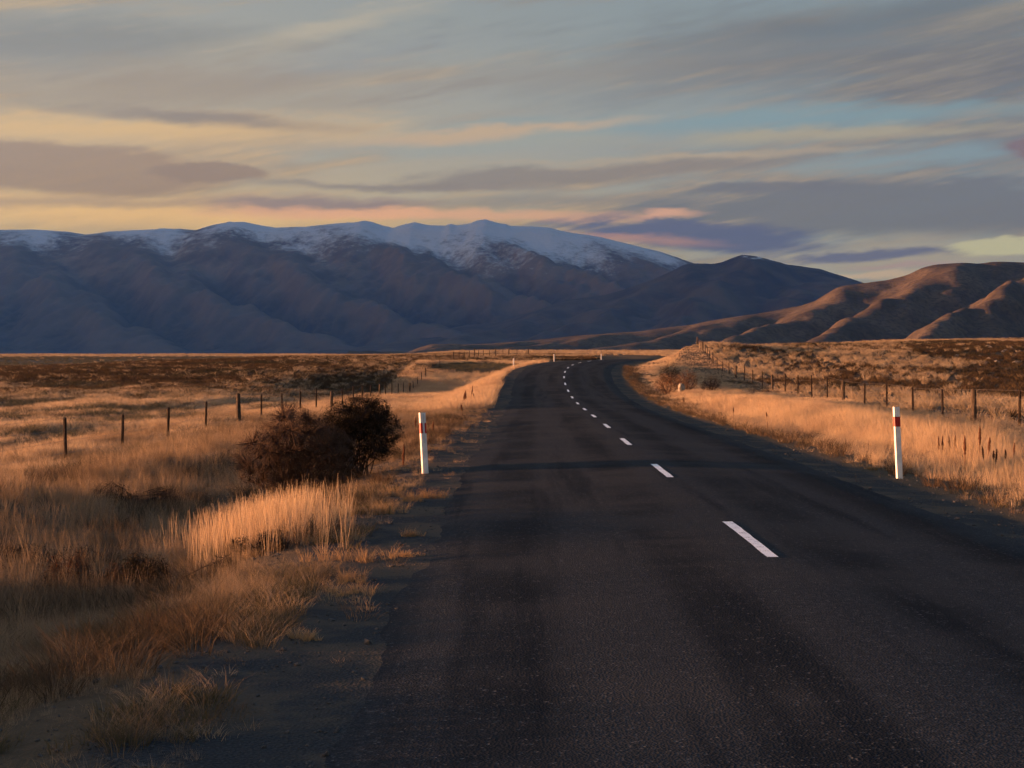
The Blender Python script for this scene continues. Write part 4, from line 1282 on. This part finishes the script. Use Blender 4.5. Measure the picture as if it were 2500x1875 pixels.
for lab, a, t, b, D in (('dead stalk left of the marker post, behind the dark shrub', 945, 1050, 1160, 40),
                        ('long leaning dead stalk between the dark shrub and the left marker post', 815, 1375, 1590, 29.5),
                        ('short dead stalk just right of the left marker post top', 1127, 1165, 1200, 42),
                        ('low stub, nearest of the far stalk group on the left verge', 1455, 955, 990, 62),
                        ('dead stalk at the left of the far group on the left verge', 1457, 800, 880, 78),
                        ('thick dead stalk in the middle of the far group on the left verge', 1482, 785, 880, 78),
                        ('thin dead stalk touching the middle one of the far verge group', 1499, 765, 860, 80),
                        ('tallest dead stalk of the far group on the left verge', 1549, 715, 815, 84),
                        ('faint dead stalk right of the tallest one on the left verge', 1583, 795, 850, 84)):
    u, vt = c3(a, t); _, vb = c3(a, b)
    stalk(lab, GRP2, u, vt, vb, D, 0.020 if D < 50 else 0.032)
GRP3 = 'small dead stalks low on the right bank'
c6 = lambda a, b: (1500 + a * 0.22604, 780 + b * 0.22604)
for lab, a, t, b, D in (('small dead stalk leaning left, low on the golden bank', 1657, 1000, 1050, 48),
                        ('thin dead stalk left of the leaning one on the golden bank', 1290, 945, 1000, 55),
                        ('tiny dead stalk at the lower tip of the golden bank', 757, 850, 890, 68)):
    u, vt = c6(a, t); _, vb = c6(a, b)
    stalk(lab, GRP3, u, vt, vb, D, 0.02)

# ------------------------------------------------------------------ single grass tufts on the gravel
tuft_m = leaf_mat('tuft_grass', (0.36, 0.235, 0.125), (0.46, 0.32, 0.18), None, 0.4, 2.0)
def tuft_mesh(wx, hh):
    vs, fs = [], []
    for j in range(9):
        cm = clump_mesh('blades', 46, hh * random.uniform(0.9, 1.9), wx * 0.26, 0.8, 0.0045, tuft_m, hvar=0.75)
        dx_, dy_ = random.gauss(0, wx * 0.55), random.gauss(0, wx * 0.35)
        b0 = len(vs)
        vs += [(v.co.x + dx_, v.co.y + dy_, v.co.z) for v in cm.vertices]
        fs += [tuple(i + b0 for i in p.vertices) for p in cm.polygons]
        bpy.data.meshes.remove(cm)
    return mesh('blades', vs, fs, tuft_m)


TG = 'grass tufts on the gravel shoulder'
c4 = lambda a, b: (700 + a * 0.437, 1150 + b * 0.437)
for lab, u, v, wx, hh in (('broad sunlit grass tuft on the left gravel, middle of the shoulder', *c4(340, 500), 0.30, 0.17),
                          ('long flat orange tuft on the left gravel, below the broad one', *c4(360, 690), 0.22, 0.10),
                          ('small orange tuft above the long flat one on the left gravel', *c4(380, 620), 0.16, 0.11),
                          ('small bright tuft alone on the near left gravel', *c4(120, 940), 0.10, 0.08),
                          ('low tuft at the very edge of the left seal', *c4(650, 480), 0.15, 0.07),
                          ('round brown tuft on the gravel below the left marker post', *c4(545, 235), 0.24, 0.15),
                          ('dry tuft on the gravel right below the left marker post', *c4(690, 165), 0.26, 0.12),
                          ('pale tuft nearest the seal below the left marker post', *c4(815, 150), 0.22, 0.12),
                          ('dry tuft between the standing grass and the marker post', *c4(590, 140), 0.22, 0.15),
                          ('tiny tuft on the dark gravel beside the road edge', *c4(685, 365), 0.10, 0.09),
                          ('small orange tuft alone on the right gravel, left of the tall post', 2129, 1146, 0.16, 0.10)):
    D = (CAMZ + 0.05) * FPX / (v - V0)
    for _ in range(4):
        x = (u - U0) / FPX * D; D = (CAMZ - float(H(x, D))) * FPX / (v - V0)
    x = (u - U0) / FPX * D
    me = tuft_mesh(wx, hh)
    root = tag(empty('grass_tuft', (x, D, float(H(x, D)) - 0.01)), lab, 'grass tuft', TG)
    tag(ob('blades', me, root), kind='stuff')

# pale rocks on the brown slope at the far right
RG = 'pale rocks on the brown slope behind the right fence'
for k in range(16):
    u = random.uniform(2330, 2490); D = random.uniform(150, 235)
    x = (u - U0) / FPX * D
    s = random.uniform(0.5, 1.3)
    o = ob('rock', stone_mesh(0.34, rock_m, 100 + k, 1, 0.6)); o.location = Vector(ground_at(x, D)) + Vector((0, 0, 0.10 * s)); o.scale = (s, s, s)
    o.rotation_euler = (0, 0, random.uniform(0, 6))
    tag(o, 'small pale rock lying on the brown slope at the far right', 'rock', RG)

# ------------------------------------------------------------------ haze: one even box of air round everything
import bmesh
bm = bmesh.new(); bmesh.ops.create_cube(bm, size=1.0)
hm = bpy.data.meshes.new('haze'); bm.to_mesh(hm); bm.free()
m = bpy.data.materials.new('valley_haze'); m.use_nodes = True
nt = m.node_tree
for n in list(nt.nodes): nt.nodes.remove(n)
out = nt.nodes.new('ShaderNodeOutputMaterial')
pvn = nt.nodes.new('ShaderNodeVolumePrincipled')
pvn.inputs['Color'].default_value = (0.07, 0.27, 0.98, 1)
pvn.inputs['Density'].default_value = 2.7e-5
pvn.inputs['Anisotropy'].default_value = 0.45
nt.links.new(pvn.outputs[0], out.inputs['Volume'])
hm.materials.append(m)
hz = ob('haze', hm)
X0, X1, Y0, Y1, Z0, Z1 = -12600.0, 9100.0, -3100.0, 18600.0, -500.0, 2450.0
hz.location = ((X0 + X1) / 2, (Y0 + Y1) / 2, (Z0 + Z1) / 2); hz.scale = (X1 - X0, Y1 - Y0, Z1 - Z0)
tag(hz, 'thin blue evening haze in the air of the valley', 'haze', kind='stuff')
